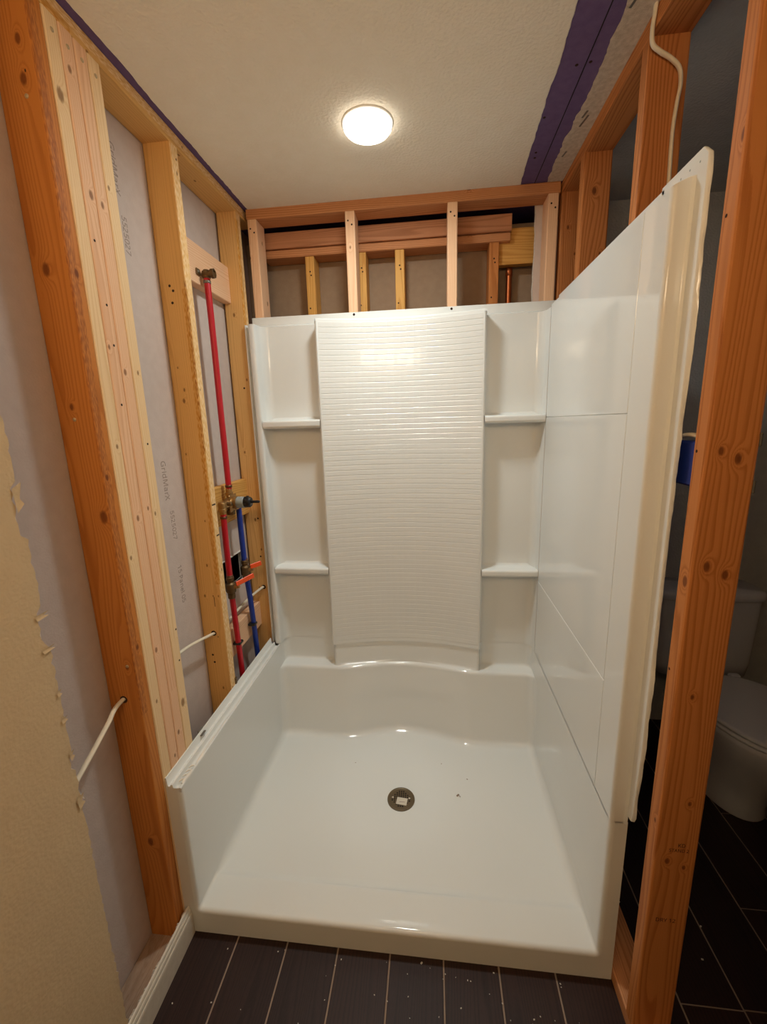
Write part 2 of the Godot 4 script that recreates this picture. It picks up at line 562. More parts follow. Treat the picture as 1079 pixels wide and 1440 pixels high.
	part(t, "basin", done(st), M.acrylic)
	# the open joint rail on the left wall: nailing lip, ledge, ridge, channel, inner lip
	var prof := [[0.0, 0.52], [0.0, 0.558], [0.0012, 0.5595], [0.0030, 0.5595], [0.0045, 0.558], [0.0060, 0.534], [0.0085, 0.5315], [0.0130, 0.5315], [0.0150, 0.5365], [0.0165, 0.538], [0.0200, 0.538], [0.0215, 0.536], [0.0225, 0.524], [0.0250, 0.5205], [0.0370, 0.5205], [0.0390, 0.524], [0.0405, 0.5295], [0.0440, 0.5298], [0.0465, 0.527]]
	var rr := []
	for z in [ZF - 0.001, 0.7, 0.4, 0.11]:
		var row := PackedVector3Array()
		for p in prof: row.append(Vector3(p[0], p[1], z) + off)
		rr.append(row)
	st = mb()
	skin(st, rr, 1)
	st.set_smooth_group(-1)
	for i in prof.size() - 1:       # the cut end
		qd(st, Vector3(prof[i][0], 0.515, ZF - 0.001) + off, Vector3(prof[i + 1][0], 0.515, ZF - 0.001) + off, Vector3(prof[i + 1][0], prof[i + 1][1], ZF - 0.001) + off, Vector3(prof[i][0], prof[i][1], ZF - 0.001) + off)
	part(t, "joint_rail", done(st), M.acrylic, Vector3.ZERO, "stepped joint rail along the top of the low left wall")
	# the seam bead in the channel, wavy towards the front
	rng.seed = 5
	var bead := []
	for k in 26:
		var z := 0.905 - k * 0.030
		var wob := 0.006 * sin(k * 0.9) * clampf(1.2 - k / 12.0, 0.1, 1.0)
		bead.append(Vector3(0.0395 + wob * 0.35, 0.5275 + 0.001 * sin(k * 1.7), z) + off)
	var radii := PackedFloat32Array()
	var bp := smooth_path(bead, 3)
	for k in bp.size(): radii.append(0.0016 + 0.0022 * clampf(1.0 - k / 36.0, 0, 1) * (1 + sin(k * 0.8)))
	part(t, "seam_bead", tube_mesh(bp, radii, 8), M.white_plastic, Vector3.ZERO, "wavy bead of white seam adhesive")
	for k in 4:
		var z := 0.90 - k * 0.017
		part(t, "adhesive_dab", tube_mesh(PackedVector3Array([Vector3(0.026, 0.528, z) + off, Vector3(0.033, 0.5315, z - 0.006) + off, Vector3(0.041, 0.529, z - 0.010) + off]), [0.0015, 0.0028, 0.0012], 8), M.white_plastic)
	var clip := mb()
	rbox(clip, Vector3(-0.002, 0.528, 0.715) + off, Vector3(0.001, 0.566, 0.742) + off, 0.001)
	rbox(clip, Vector3(-0.002, 0.548, 0.715) + off, Vector3(0.012, 0.551, 0.742) + off, 0.001)
	part(t, "fixing_clip", done(clip), M.steel, Vector3.ZERO, "grey metal fixing clip")
	clip = mb()
	rbox(clip, Vector3(-0.002, 0.545, 0.462) + off, Vector3(0.004, 0.585, 0.474) + off, 0.001)
	part(t, "fixing_clip", done(clip), M.brass_dark, Vector3.ZERO, "small brown metal clip")
	# drain
	var dy := 0.0705
	var dc := Vector3(0.637, dy, 0.463) + off
	var dr := part(t, "drain", lathe_mesh([[0.0545, -0.004], [0.0545, 0.0012], [0.0535, 0.0028], [0.049, 0.0032], [0.0475, 0.0024], [0.0465, 0.0022], [0.0, 0.0022]], 40, Transform3D(), true), M.bronze, dc, "round brushed metal drain")
	var holes := mb()
	holes.set_smooth_group(-1)
	for gx in range(-4, 5):
		for gz in range(-4, 5):
			var p := Vector2(gx, gz) * 0.0085
			if p.length() > 0.036: continue
			rbox(holes, Vector3(p.x - 0.0028, 0.0018, p.y - 0.0028), Vector3(p.x + 0.0028, 0.0026, p.y + 0.0028), 0.0002)
	part(dr, "drain_holes", done(holes), M.void)
	for s in [-1.0, 1.0]:
		part(dr, "screw", lathe_mesh([[0.004, 0.0022], [0.0035, 0.0042], [0.0, 0.0046]], 12), M.sticker, Vector3(s * 0.033, 0, -0.004))
	var stick := part(dr, "sticker", box_mesh(Vector3(-0.021, 0.0030, -0.016), Vector3(0.021, 0.0036, 0.016), 0.0001), M.sticker, Vector3(0.004, 0, 0.012), "square white paper sticker")
	stick.rotation.y = -0.12
	part(dr, "print", box_mesh(Vector3(-0.010, 0.0037, 0.002), Vector3(0.012, 0.0039, 0.005), 0.0001), M.ink, Vector3(0.004, 0, 0.012))
	for p in [[0.424, 0.30], [0.80, 0.275], [0.905, 0.35], [0.862, 0.43], [0.87, 0.435]]:
		var o := Vector3(p[0], floor_y(p[0], p[1]) + 0.0015, p[1])
		tag_bit(o)

var crumbs := []
func tag_bit(o: Vector3) -> void:
	crumbs.append(o)


# ------------------------------------------------------------------ the wall panels
func plan_left() -> PackedVector2Array:     # (x, z) of the left end and left niche, towards +x
	var p := PackedVector2Array([Vector2(0.001, 0.004), Vector2(0.001, 0.088), Vector2(0.0055, 0.090), Vector2(0.0075, 0.088), Vector2(0.0085, 0.034), Vector2(0.0190, 0.034), Vector2(0.0200, 0.098)])
	p.append_array([Vector2(0.024, 0.1015), Vector2(0.038, 0.1015), Vector2(0.043, 0.1000), Vector2(0.046, 0.096), Vector2(0.047, 0.090)])
	for k in 7:
		var an := PI / 2 * k / 6.0
		p.append(Vector2(0.050 + 0.034 * (1 - cos(an)), 0.032 + 0.034 * (1 - sin(an))))
	return p

func make_back_panel() -> void:
	var t := thing("shower_back_wall", "white acrylic shower back wall with shelves either side of an embossed tile panel", "shower wall", Vector3(W / 2, YJ - 0.002, 0.03))
	var off := -t.position
	var yb := YJ - 0.002
	var yt := 1.947
	# niches and their sides, seen from above
	var left := plan_left()
	left.append_array([Vector2(0.18, 0.0315), Vector2(0.275, 0.032)])
	for k in 5:
		var an := PI / 2 * k / 4.0
		left.append(Vector2(0.286 + 0.012 * sin(an), 0.032 + 0.012 * (1 - cos(an))))
	left.append(Vector2(0.298, 0.090))
	for k in 5:
		var an := PI / 2 * k / 4.0
		left.append(Vector2(0.298 + 0.008 * (1 - cos(an)), 0.092 + 0.008 * sin(an)))
	var right := PackedVector2Array()
	for i in range(left.size() - 1, -1, -1):
		if left[i].x < 0.0465: break
		right.append(Vector2(1.2585 - left[i].x - (0.0 if left[i].x > 0.25 else 0.0), left[i].y))
	right[-1] = Vector2(1.2125, 0.098)
	for i in right.size():          # keep the column edge at 0.975
		if right[i].y > 0.03 and right[i].x < 0.99: right[i].x += 0.0155
	var st := mb()
	var n := 0
	for pl in [left, right]:
		var rows := []
		for y in [yt, yt - 0.012, 1.6, 1.2, 0.9, yb]:
			var row := PackedVector3Array()
			for p in pl: row.append(Vector3(p.x, y, p.y) + off)
			rows.append(row)
		rows.reverse()
		skin(st, rows, 1 + n)
		# sloping top back to the nailing flange
		var a := PackedVector3Array()
		var b := PackedVector3Array()
		for p in pl:
			a.append(Vector3(p.x, yt, p.y) + off)
			b.append(Vector3(p.x, yt + 0.010, 0.006) + off)
		skin(st, [a, b], 5 + n)
		n += 1
	part(t, "niche_sheet", done(st), M.acrylic)
	# nailing flange along the top, with a rounded bead
	st = mb()
	rbox(st, Vector3(0.002, yt - 0.01, 0.001) + off, Vector3(W - 0.002, 1.992, 0.006) + off, 0.0012)
	var fl := part(t, "nailing_flange", done(st), M.acrylic)
	for x in [0.445, 0.846]:
		part(fl, "nail_hole", lathe_mesh([[0.005, 0.0], [0.0045, 0.0014], [0.0, 0.0016]], 12, along(Vector3.BACK)), M.nail_hole, Vector3(x, 1.983, 0.006) + off)
	for k in 46:
		if k % 3 == 1: continue
		part(fl, "dimple", lathe_mesh([[0.0016, 0.0], [0.0008, 0.0008], [0.0, 0.0009]], 6, along(Vector3.BACK)), M.acrylic, Vector3(0.06 + k * 0.025, 1.986, 0.006) + off)
	# the concave tiled panel
	var X0 := 0.304
	var X1 := 0.971
	var ytp := 1.957
	st = mb()
	var rows := []
	var N := 24
	for y in [yb, 0.9, 1.3, 1.7, ytp - 0.006]:
		var row := PackedVector3Array()
		for i in N + 1:
			var x := lerpf(X0, X1, float(i) / N)
			row.append(Vector3(x, y, panel_z(x)) + off)
		rows.append(row)
	var row2 := PackedVector3Array()
	var row3 := PackedVector3Array()
	for i in N + 1:
		var x := lerpf(X0, X1, float(i) / N)
		row2.append(Vector3(x, ytp - 0.0015, panel_z(x) - 0.0015) + off)
		row3.append(Vector3(x, ytp, panel_z(x) - 0.006) + off)
	rows.append(row2)
	rows.append(row3)
	skin(st, rows, 1)
	var row4 := PackedVector3Array()
	for i in N + 1: row4.append(Vector3(row3[i].x, row3[i].y, 0.006 + off.z))
	skin(st, [row3, row4], 2)
	for s in [0, 1]:                # closed ends above the niche sheets
		var x: float = [X0 - 0.006, X1 + 0.006][s]
		var a := Vector3(x, yt - 0.01, 0.006) + off
		var b := Vector3(x, yt - 0.01, panel_z(x) - 0.004) + off
		var c := Vector3(x, ytp, panel_z(x) - 0.006) + off
		var d := Vector3(x, ytp, 0.006) + off
		st.set_smooth_group(-1)
		if s == 0: qd(st, a, b, c, d)
		else: qd(st, b, a, d, c)
	# underside lip above the base
	var lip0 := PackedVector3Array()
	var lip1 := PackedVector3Array()
	for i in N + 1:
		var x := lerpf(X0, X1, float(i) / N)
		lip0.append(Vector3(x, yb, panel_z(x) - 0.007) + off)
		lip1.append(Vector3(x, yb, panel_z(x)) + off)
	skin(st, [lip0, lip1], 4)
	var tp := part(t, "tile_panel", done(st), M.acrylic, Vector3.ZERO, "tall concave panel embossed with small glossy tiles")
	# embossed tiles: 12 columns with a mesh each; 25 rows singly, the smaller ones below as one mesh
	var cols := 12
	var pitch := (X1 - X0 - 0.016) / cols
	var rp := 0.0215
	var rows_n := 65
	var tiles := []
	for c in cols:
		var s2 := mb()
		tile(s2, X0 + 0.008 + c * pitch, pitch, 0.0, rp)
		tiles.append(done(s2))
	var rest := mb()
	for r in rows_n:
		var y := ytp - 0.014 - (r + 1) * rp
		for c in cols:
			if r < 25: part(tp, "tile", tiles[c], M.acrylic, Vector3(0, y, 0) + off)
			else: tile(rest, X0 + 0.008 + c * pitch + off.x, pitch, y + off.y, rp, off.x, off.z)
	part(tp, "tile_rows", done(rest), M.acrylic).set_meta("kind", "stuff")
	# shelves
	for s in [[0.048, 0.2985, 1.526, 1.561], [0.9762, 1.2115, 1.524, 1.556], [0.048, 0.2985, 0.872, 0.904], [0.9762, 1.2115, 0.872, 0.904]]:
		st = mb()
		var sec := [Vector2(0.032, s[2] + 0.004), Vector2(0.088, s[2]), Vector2(0.094, s[2] + 0.001), Vector2(0.099, s[2] + 0.006), Vector2(0.1005, s[2] + 0.010), Vector2(0.1005, s[2] + 0.012), Vector2(0.1005, s[3] - 0.010), Vector2(0.1005, s[3] - 0.008), Vector2(0.099, s[3] - 0.004), Vector2(0.095, s[3] - 0.001), Vector2(0.088, s[3]), Vector2(0.045, s[3] + 0.001), Vector2(0.036, s[3] + 0.004), Vector2(0.032, s[3] + 0.012)]
		var rws := []
		for p in sec:
			var row := PackedVector3Array()
			for x in [s[0], s[0] + 0.003, s[1] - 0.003, s[1]]: row.append(Vector3(x, p.y, p.x) + off)
			rws.append(row)
		skin(st, rws, 1)
		part(t, "shelf", done(st), M.acrylic)

# a low pillow that follows the curve of the panel
func tile(st: SurfaceTool, x0: float, w: float, y0: float, h: float, ox := -9.0, oz := 0.0) -> void:
	var lone := ox == -9.0
	var sx := x0 if lone else x0 - ox
	var gap := 0.0012
	var bv := 0.0011
	var th := 0.0007
	var rows := []
	for p in [[gap * 0.5, 0.0], [gap * 0.5 + bv, th], [h - gap * 0.5 - 0.0016, th], [h - gap * 0.5 - 0.0012, th - 0.00012], [h - gap * 0.5 - 0.0008, th - 0.00034], [h - gap * 0.5 - 0.00045, th - 0.00064], [h - gap * 0.5, 0.0]]:
		var row := PackedVector3Array()
		for q in [gap * 0.4, w * 0.5, w - gap * 0.4]:
			var x: float = sx + q
			row.append(Vector3(x + (0.0 if lone else ox), y0 + p[0], panel_z(x) + 0.0002 + p[1] + oz))
		rows.append(row)
	skin(st, rows.slice(0, 3), -1)
	skin(st, rows.slice(2), 1)

func make_side_panel() -> void:
	var t := thing("shower_side_wall", "white acrylic shower side wall on the right, scored into large plain panels", "shower wall", Vector3(W - 0.02, YJ - 0.002, 0.5))
	var off := -t.position
	var st := mb()
	var zs := [0.099, 0.30, 0.55, 0.8135, 0.815, 0.8165, ZF - 0.010]
	var ys := [YJ - 0.003, 0.8560, 0.858, 0.8600, 1.2, 1.5410, 1.543, 1.5450, 1.8, 1.955]
	var P := func(i: int, j: int) -> Vector3:
		var x := XI1
		if i == 4: x += 0.0030
		if (j == 2 or j == 6) and i <= 4: x = XI1 + 0.0030
		return Vector3(x, ys[j], zs[i]) + off
	st.set_smooth_group(-1)
	for i in zs.size() - 1:
		for j in ys.size() - 1:
			qd(st, P.call(i, j), P.call(i + 1, j), P.call(i + 1, j + 1), P.call(i, j + 1))
	# top and back edge returns
	qd(st, Vector3(XI1, 1.955, ZF - 0.01) + off, Vector3(XI1, 1.955, 0.099) + off, Vector3(W - 0.006, 1.967, 0.099) + off, Vector3(W - 0.006, 1.967, ZF - 0.01) + off)
	qd(st, Vector3(XI1, YJ, 0.099) + off, Vector3(W - 0.004, YJ, 0.06) + off, Vector3(W - 0.004, 1.96, 0.06) + off, Vector3(XI1, 1.955, 0.099) + off)
	var face := part(t, "panel_face", done(st), M.acrylic)
	face.set_meta("label", "broad white face with one upright and two level score lines")
	# front return: rounded corner, face towards the room, bevel into the flange
	var pl := PackedVector2Array()
	for k in 6:
		var an := PI / 2 * k / 5.0
		pl.append(Vector2(XI1 + 0.010 * (1 - cos(an)), ZF - 0.010 + 0.010 * sin(an)))
	pl.append_array([Vector2(XI1 + 0.0115, ZF), Vector2(1.2430, ZF), Vector2(1.2445, ZF), Vector2(1.2465, ZF + 0.001), Vector2(1.2515, ZF + 0.006)])
	var rows := []
	var top_of := func(x: float) -> float: return 1.955 + 0.012 * clampf((x - XI1) / 0.03, 0, 1)
	for f in 2:
		var row := PackedVector3Array()
		for p in pl: row.append(Vector3(p.x, (YJ - 0.003) if f == 0 else top_of.call(p.x), p.y) + off)
		rows.append(row)
	st = mb()
	var rear := PackedVector3Array()
	for p in rows[1]: rear.append(p + Vector3(0, 0, -0.02))
	skin(st, rows, 1)
	skin(st, [rows[1], rear], 2)
	part(t, "front_return", done(st), M.acrylic, Vector3.ZERO, "narrow return face along the front edge")
	# nailing flange with a ragged trimmed outer edge
	rng.seed = 11
	st = mb()
	var prof_y := []
	var prof_z := []
	var nseg := 90
	for k in nseg + 1:
		var y := lerpf(0.556, 2.004, float(k) / nseg)
		var zz := 0.960 - 0.010 * clampf((0.75 - y) / 0.2, 0, 1)
		if y > 1.98: zz -= 0.030 * (1.0 - sqrt(maxf(0.0, 1.0 - pow((y - 1.98) / 0.026, 2))))
		if y < 0.566: zz -= 0.010 * (1.0 - sqrt(maxf(0.0, 1.0 - pow((0.566 - y) / 0.011, 2))))
		prof_y.append(y)
		prof_z.append(zz)
	var a := PackedVector3Array()
	var b := PackedVector3Array()
	var c := PackedVector3Array()
	var d := PackedVector3Array()
	var rag := 0.0
	for k in nseg + 1:
		rag = clampf(rag + rng.randf_range(-0.0022, 0.0022), -0.004, 0.005)
		a.append(Vector3(1.2505, prof_y[k], 0.80) + off)
		b.append(Vector3(1.2505, prof_y[k], prof_z[k] - 0.003) + off)
		c.append(Vector3(1.2520, prof_y[k], prof_z[k]) + off)
		d.append(Vector3(1.2590, prof_y[k], prof_z[k] + rag) + off)
	skin(st, [b, a], 4)
	skin(st, [d, c, b], 1)
	var e := PackedVector3Array()
	for k in nseg + 1: e.append(Vector3(1.2590, prof_y[k], 0.80) + off)
	skin(st, [e, d], 2)
	skin(st, [PackedVector3Array([a[-1], e[-1]]), PackedVector3Array([b[-1], d[-1]])], 3)
	part(t, "nailing_flange", done(st), M.acrylic, Vector3.ZERO, "front nailing flange with a ragged trimmed edge")
	# flange along the top
	st = mb()
	rbox(st, Vector3(1.2505, 1.95, 0.05) + off, Vector3(1.2555, 1.999, 0.81) + off, 0.0012)
	part(t, "top_flange", done(st), M.acrylic)
	for p in [[1.984, 0.934], [1.986, 0.902], [1.986, 0.872]]:
		part(t, "dimple", lathe_mesh([[0.0022, 0.0], [0.001, 0.0008], [0.0, 0.0009]], 8, along(Vector3.LEFT)), M.grey_plastic, Vector3(1.2504, p[0], p[1]) + off)


# ------------------------------------------------------------------ framing
func nails(stud: Node, pts: Array, face: Vector3, hole := false, r := 0.0045) -> void:
	for p in pts:
		var prof := [[r, 0.0], [r * 0.9, 0.0012], [0.0, 0.0015]] if not hole else [[r * 0.7, 0.0002], [0.0, 0.0006]]
		part(stud, "nail_hole" if hole else "nail", lathe_mesh(prof, 10, along(face)), M.nail_hole if hole else M.nail_head, p - stud.position)

func lettering(parent: Node, called: String, text: String, size: float, at: Vector3, basis_: Basis, m: Material, depth := 0.0006) -> void:
	var f := SystemFont.new()
	f.font_names = PackedStringArray(["Droid Sans"])
	var tm := TextMesh.new()
	tm.text = text
	tm.font = f
	tm.font_size = 32
	tm.pixel_size = size / 32.0
	tm.depth = depth
	tm.curve_step = 4.0
	tm.horizontal_alignment = HORIZONTAL_ALIGNMENT_LEFT
	var o := part(parent, called, tm, m, at)
	o.basis = basis_

func make_wall_left() -> void:
	var wl := struct_root("wall_left", "open stud wall on the left with pale studs and the grey back of the next room's drywall")
	# five studs nailed side by side, the orange one nearest
	var mats := ["fir_front", "spruce_pale", "hemfir_pink", "hemfir_pink", "spruce_pale"]
	var labels := ["orange end stud nearest the camera, rough pink sap edge", "pale stud, second of the five nailed together", "pinkish stud in the middle of the five nailed together", "pinkish stud, fourth of the five nailed together", "yellowish stud with dark knots, last of the five nailed together"]
	for k in 5:
		var z1 := 0.9655 - k * 0.0385
		var s := board(wl, "stud", Vector3(-0.089, 0.038, z1 - 0.038), Vector3(0, H - 0.038, z1), 1, M[mats[k]], labels[k], 0.0045, 0.0, [0.0, 0.0, 0.0, 0.31, 0.37][k])
		if k > 0: nails(s, [Vector3(0, 2.340 + 0.004 * sin(k * 3.0), z1 - 0.019)], Vector3.RIGHT)
		if k == 2: nails(s, [Vector3(0, 1.965, z1 - 0.012), Vector3(0, 1.83, z1 - 0.02), Vector3(0, 1.74, z1 - 0.024), Vector3(0, 1.60, z1 - 0.02)], Vector3.RIGHT, true)
		if k == 4: nails(s, [Vector3(0, 1.50, z1 - 0.02), Vector3(0, 0.95, z1 - 0.03), Vector3(0, 0.85, z1 - 0.026)], Vector3.RIGHT, true)
		if k == 0: nails(s, [Vector3(-0.030, 2.192, z1), Vector3(-0.048, 1.565, z1), Vector3(-0.02, 0.94, z1)], Vector3.BACK)
	var mid := board(wl, "stud", Vector3(-0.089, 0.038, 0.464), Vector3(0, H - 0.038, 0.503), 1, M.spruce_mid, "yellow stud with waney amber edge and pencil ticks, left of the pipes", 0.005)
	nails(mid, [Vector3(0, 2.335, 0.478), Vector3(-0.03, 0.775, 0.503)], Vector3.RIGHT, true)
	nails(mid, [Vector3(-0.055, 1.98, 0.503), Vector3(-0.045, 1.965, 0.503), Vector3(-0.052, 1.93, 0.503), Vector3(-0.06, 0.70, 0.503), Vector3(-0.056, 0.67, 0.503)], Vector3.BACK, true, 0.006)
	var third := board(wl, "stud", Vector3(-0.083, 0.038, 0.034), Vector3(0, H - 0.038, 0.074), 1, M.spruce_third, "yellow stud right of the pipes, beside the shower corner", 0.005)
	nails(third, [Vector3(-0.03, 1.70, 0.074), Vector3(-0.022, 1.13, 0.074), Vector3(-0.025, 0.95, 0.074)], Vector3.BACK, true, 0.006)
	board(wl, "stud", Vector3(-0.089, 0.038, 1.41), Vector3(0, H - 0.038, 1.448), 1, M.fir_shade)
	board(wl, "stud", Vector3(-0.089, 0.038, 1.82), Vector3(0, H - 0.038, 1.858), 1, M.fir_shade)
	board(wl, "top_plate", Vector3(-0.089, H - 0.038, -0.089), Vector3(0.0, H, 2.44), 2, M.spruce_mid, "top plate of the left wall under the ceiling", 0.003, 0.3)
	board(wl, "sole_plate", Vector3(-0.089, 0.0, 0.93), Vector3(0.0, 0.038, 2.44), 2, M.plate_dusty, "dusty sole plate on the floor")
	# blocking between the last two studs
	board(wl, "blocking", Vector3(-0.089, 2.036, 0.074), Vector3(-0.053, 2.172, 0.464), 2, M.hemfir_pink, "pinkish blocking behind the shower arm elbow", 0.003)
	board(wl, "blocking", Vector3(-0.096 + 0.008, 1.158, 0.074), Vector3(-0.060, 1.312, 0.464), 2, M.fir_yellow, "yellow blocking behind the shower valve", 0.003)
	var low := board(wl, "blocking", Vector3(-0.088, 0.612, 0.074), Vector3(-0.050, 0.728, 0.464), 2, M.hemfir_pink, "low blocking behind the pipes", 0.003)
	low.rotation.x = 0.0
	# back of the next room's drywall, with the square access opening
	var st := mb()
	var x0 := -0.1015
	var x1 := -0.0895
	var hz := Vector2(0.135, 0.325)
	var hy := Vector2(0.872, 0.996)
	for r in [[Vector3(x0, 0, hz.y), Vector3(x1, H, 2.44)], [Vector3(x0, 0, -0.6), Vector3(x1, H, hz.x)], [Vector3(x0, hy.y, hz.x), Vector3(x1, H, hz.y)], [Vector3(x0, 0, hz.x), Vector3(x1, hy.x, hz.y)]]:
		rbox(st, r[0], r[1], 0.0004)
	var dw := part(wl, "drywall_sheet", done(st), M.drywall_back, Vector3.ZERO, "grey paper back of the drywall of the room beyond")
	# lettering printed down the paper
	var down := Basis(Vector3(0, -1, 0), Vector3(0, 0, -1), Vector3(1, 0, 0))
	lettering(dw, "print", "GridMarX", 0.030, Vector3(x1 + 0.0001, 1.440, 0.605), down, M.ink)
	lettering(dw, "print", "5525027", 0.026, Vector3(x1 + 0.0001, 1.275, 0.592), down, M.ink)
	lettering(dw, "print", "15 Panel 05", 0.026, Vector3(x1 + 0.0001, 1.085, 0.590), down, M.ink)
	lettering(dw, "print", "GridMarX", 0.030, Vector3(x1 + 0.0001, 2.30, 0.645), down, M.ink)
	lettering(dw, "print", "5525027", 0.026, Vector3(x1 + 0.0001, 2.125, 0.632), down, M.ink)
	for z in [0.30, 0.17]:
		pass
	# white rim and dark cavity of the opening
	st = mb()
	var rim := 0.008
	rbox(st, Vector3(x0 - 0.004, hy.x - rim, hz.x - rim), Vector3(x1 + 0.006, hy.x, hz.y + rim), 0.0015)
	rbox(st, Vector3(x0 - 0.004, hy.y, hz.x - rim), Vector3(x1 + 0.006, hy.y + rim * 0.6, hz.y + rim), 0.0015)
	rbox(st, Vector3(x0 - 0.004, hy.x, hz.x - rim * 2), Vector3(x1 + 0.006, hy.y, hz.x), 0.0015)
	rbox(st, Vector3(x0 - 0.004, hy.x, hz.y), Vector3(x1 + 0.006, hy.y, hz.y + rim), 0.0015)
	part(wl, "opening_rim", done(st), M.white_plastic, Vector3.ZERO, "white rim of the square opening behind the pipes")
	st = mb()
	rbox(st, Vector3(-0.30, hy.x - 0.06, hz.x - 0.06), Vector3(-0.28, hy.y + 0.06, hz.y + 0.06), 0.001)
	part(wl, "opening_back", done(st), M.void)
	# painted drywall cut off short on the near studs
	rng.seed = 21
	st = mb()
	var ys := []
	var zs := []
	var y := 0.0
	while y < H - 0.001:
		ys.append(y)
		var z := 1.188 + rng.randf_range(-0.0025, 0.0025)
		if absf(y - 1.40) < 0.05 or absf(y - 1.165) < 0.035: z += 0.012
		if absf(y - 0.86) < 0.02: z += 0.008
		zs.append(z)
		y += 0.011
	ys.append(H - 0.001)
	zs.append(1.188)
	var a := PackedVector3Array(); var b := PackedVector3Array(); var c := PackedVector3Array()
	for k in ys.size():
		a.append(Vector3(0.0005, ys[k], zs[k] - 0.001))
		b.append(Vector3(0.0125, ys[k], zs[k] + 0.002 * sin(k * 2.3)))
		c.append(Vector3(0.0125, ys[k], 2.44))
	skin(st, [c, b], 0)
	var pan := part(wl, "drywall_panel", done(st), M.beige_paint, Vector3.ZERO, "beige painted drywall cut off with a torn edge")
	st = mb()
	skin(st, [b, a], -1)
	part(pan, "torn_edge", done(st), M.gypsum, Vector3.ZERO, "white torn gypsum edge")
	st = mb()
	rbox(st, Vector3(0.0005, 0, 1.2), Vector3(0.0120, H - 0.001, 2.44), 0.0005)
	part(pan, "core", done(st), M.gypsum)
	for q in [[1.42, 0.05, 0.010], [1.19, 0.012, 0.016], [1.12, 0.010, 0.016], [1.02, 0.014, 0.006], [0.96, 0.012, 0.008], [0.875, 0.02, 0.006], [0.76, 0.03, 0.010]]:
		st = mb()
		var p0 := Vector3(0.0135, q[0], 1.188)
		tri(st, p0, p0 + Vector3(0.003, q[1] * 0.6, -q[2] * 0.6), p0 + Vector3(0.001, q[1] * 0.4, q[2] * 1.2))
		tri(st, p0, p0 + Vector3(0.001, q[1] * 0.4, q[2] * 1.2), p0 + Vector3(0.002, -q[1] * 0.5, q[2]))
		tri(st, p0, p0 + Vector3(0.002, -q[1] * 0.5, q[2]), p0 + Vector3(0.003, -q[1] * 0.2, -q[2] * 0.5))
		part(pan, "torn_paper", done(st), M.beige_paint)
	# torn remains of wallboard between sole plate and baseboard
	rng.seed = 61
	st = mb()
	var ra := PackedVector3Array(); var rb := PackedVector3Array(); var rc := PackedVector3Array()
	for k in 60:
		var z := lerpf(0.928, 1.19, k / 59.0)
		ra.append(Vector3(0.0006 + rng.randf() * 0.002, 0.0, z))
		rb.append(Vector3(0.003 + rng.randf() * 0.004, 0.085 + rng.randf() * 0.010, z))
		rc.append(Vector3(0.0127, 0.097 + rng.randf() * 0.004, z))
	skin(st, [ra, rb, rc], -1)
	part(wl, "wallboard_remnant", done(st), M.gypsum, Vector3.ZERO, "torn strip of wallboard left behind the baseboard")

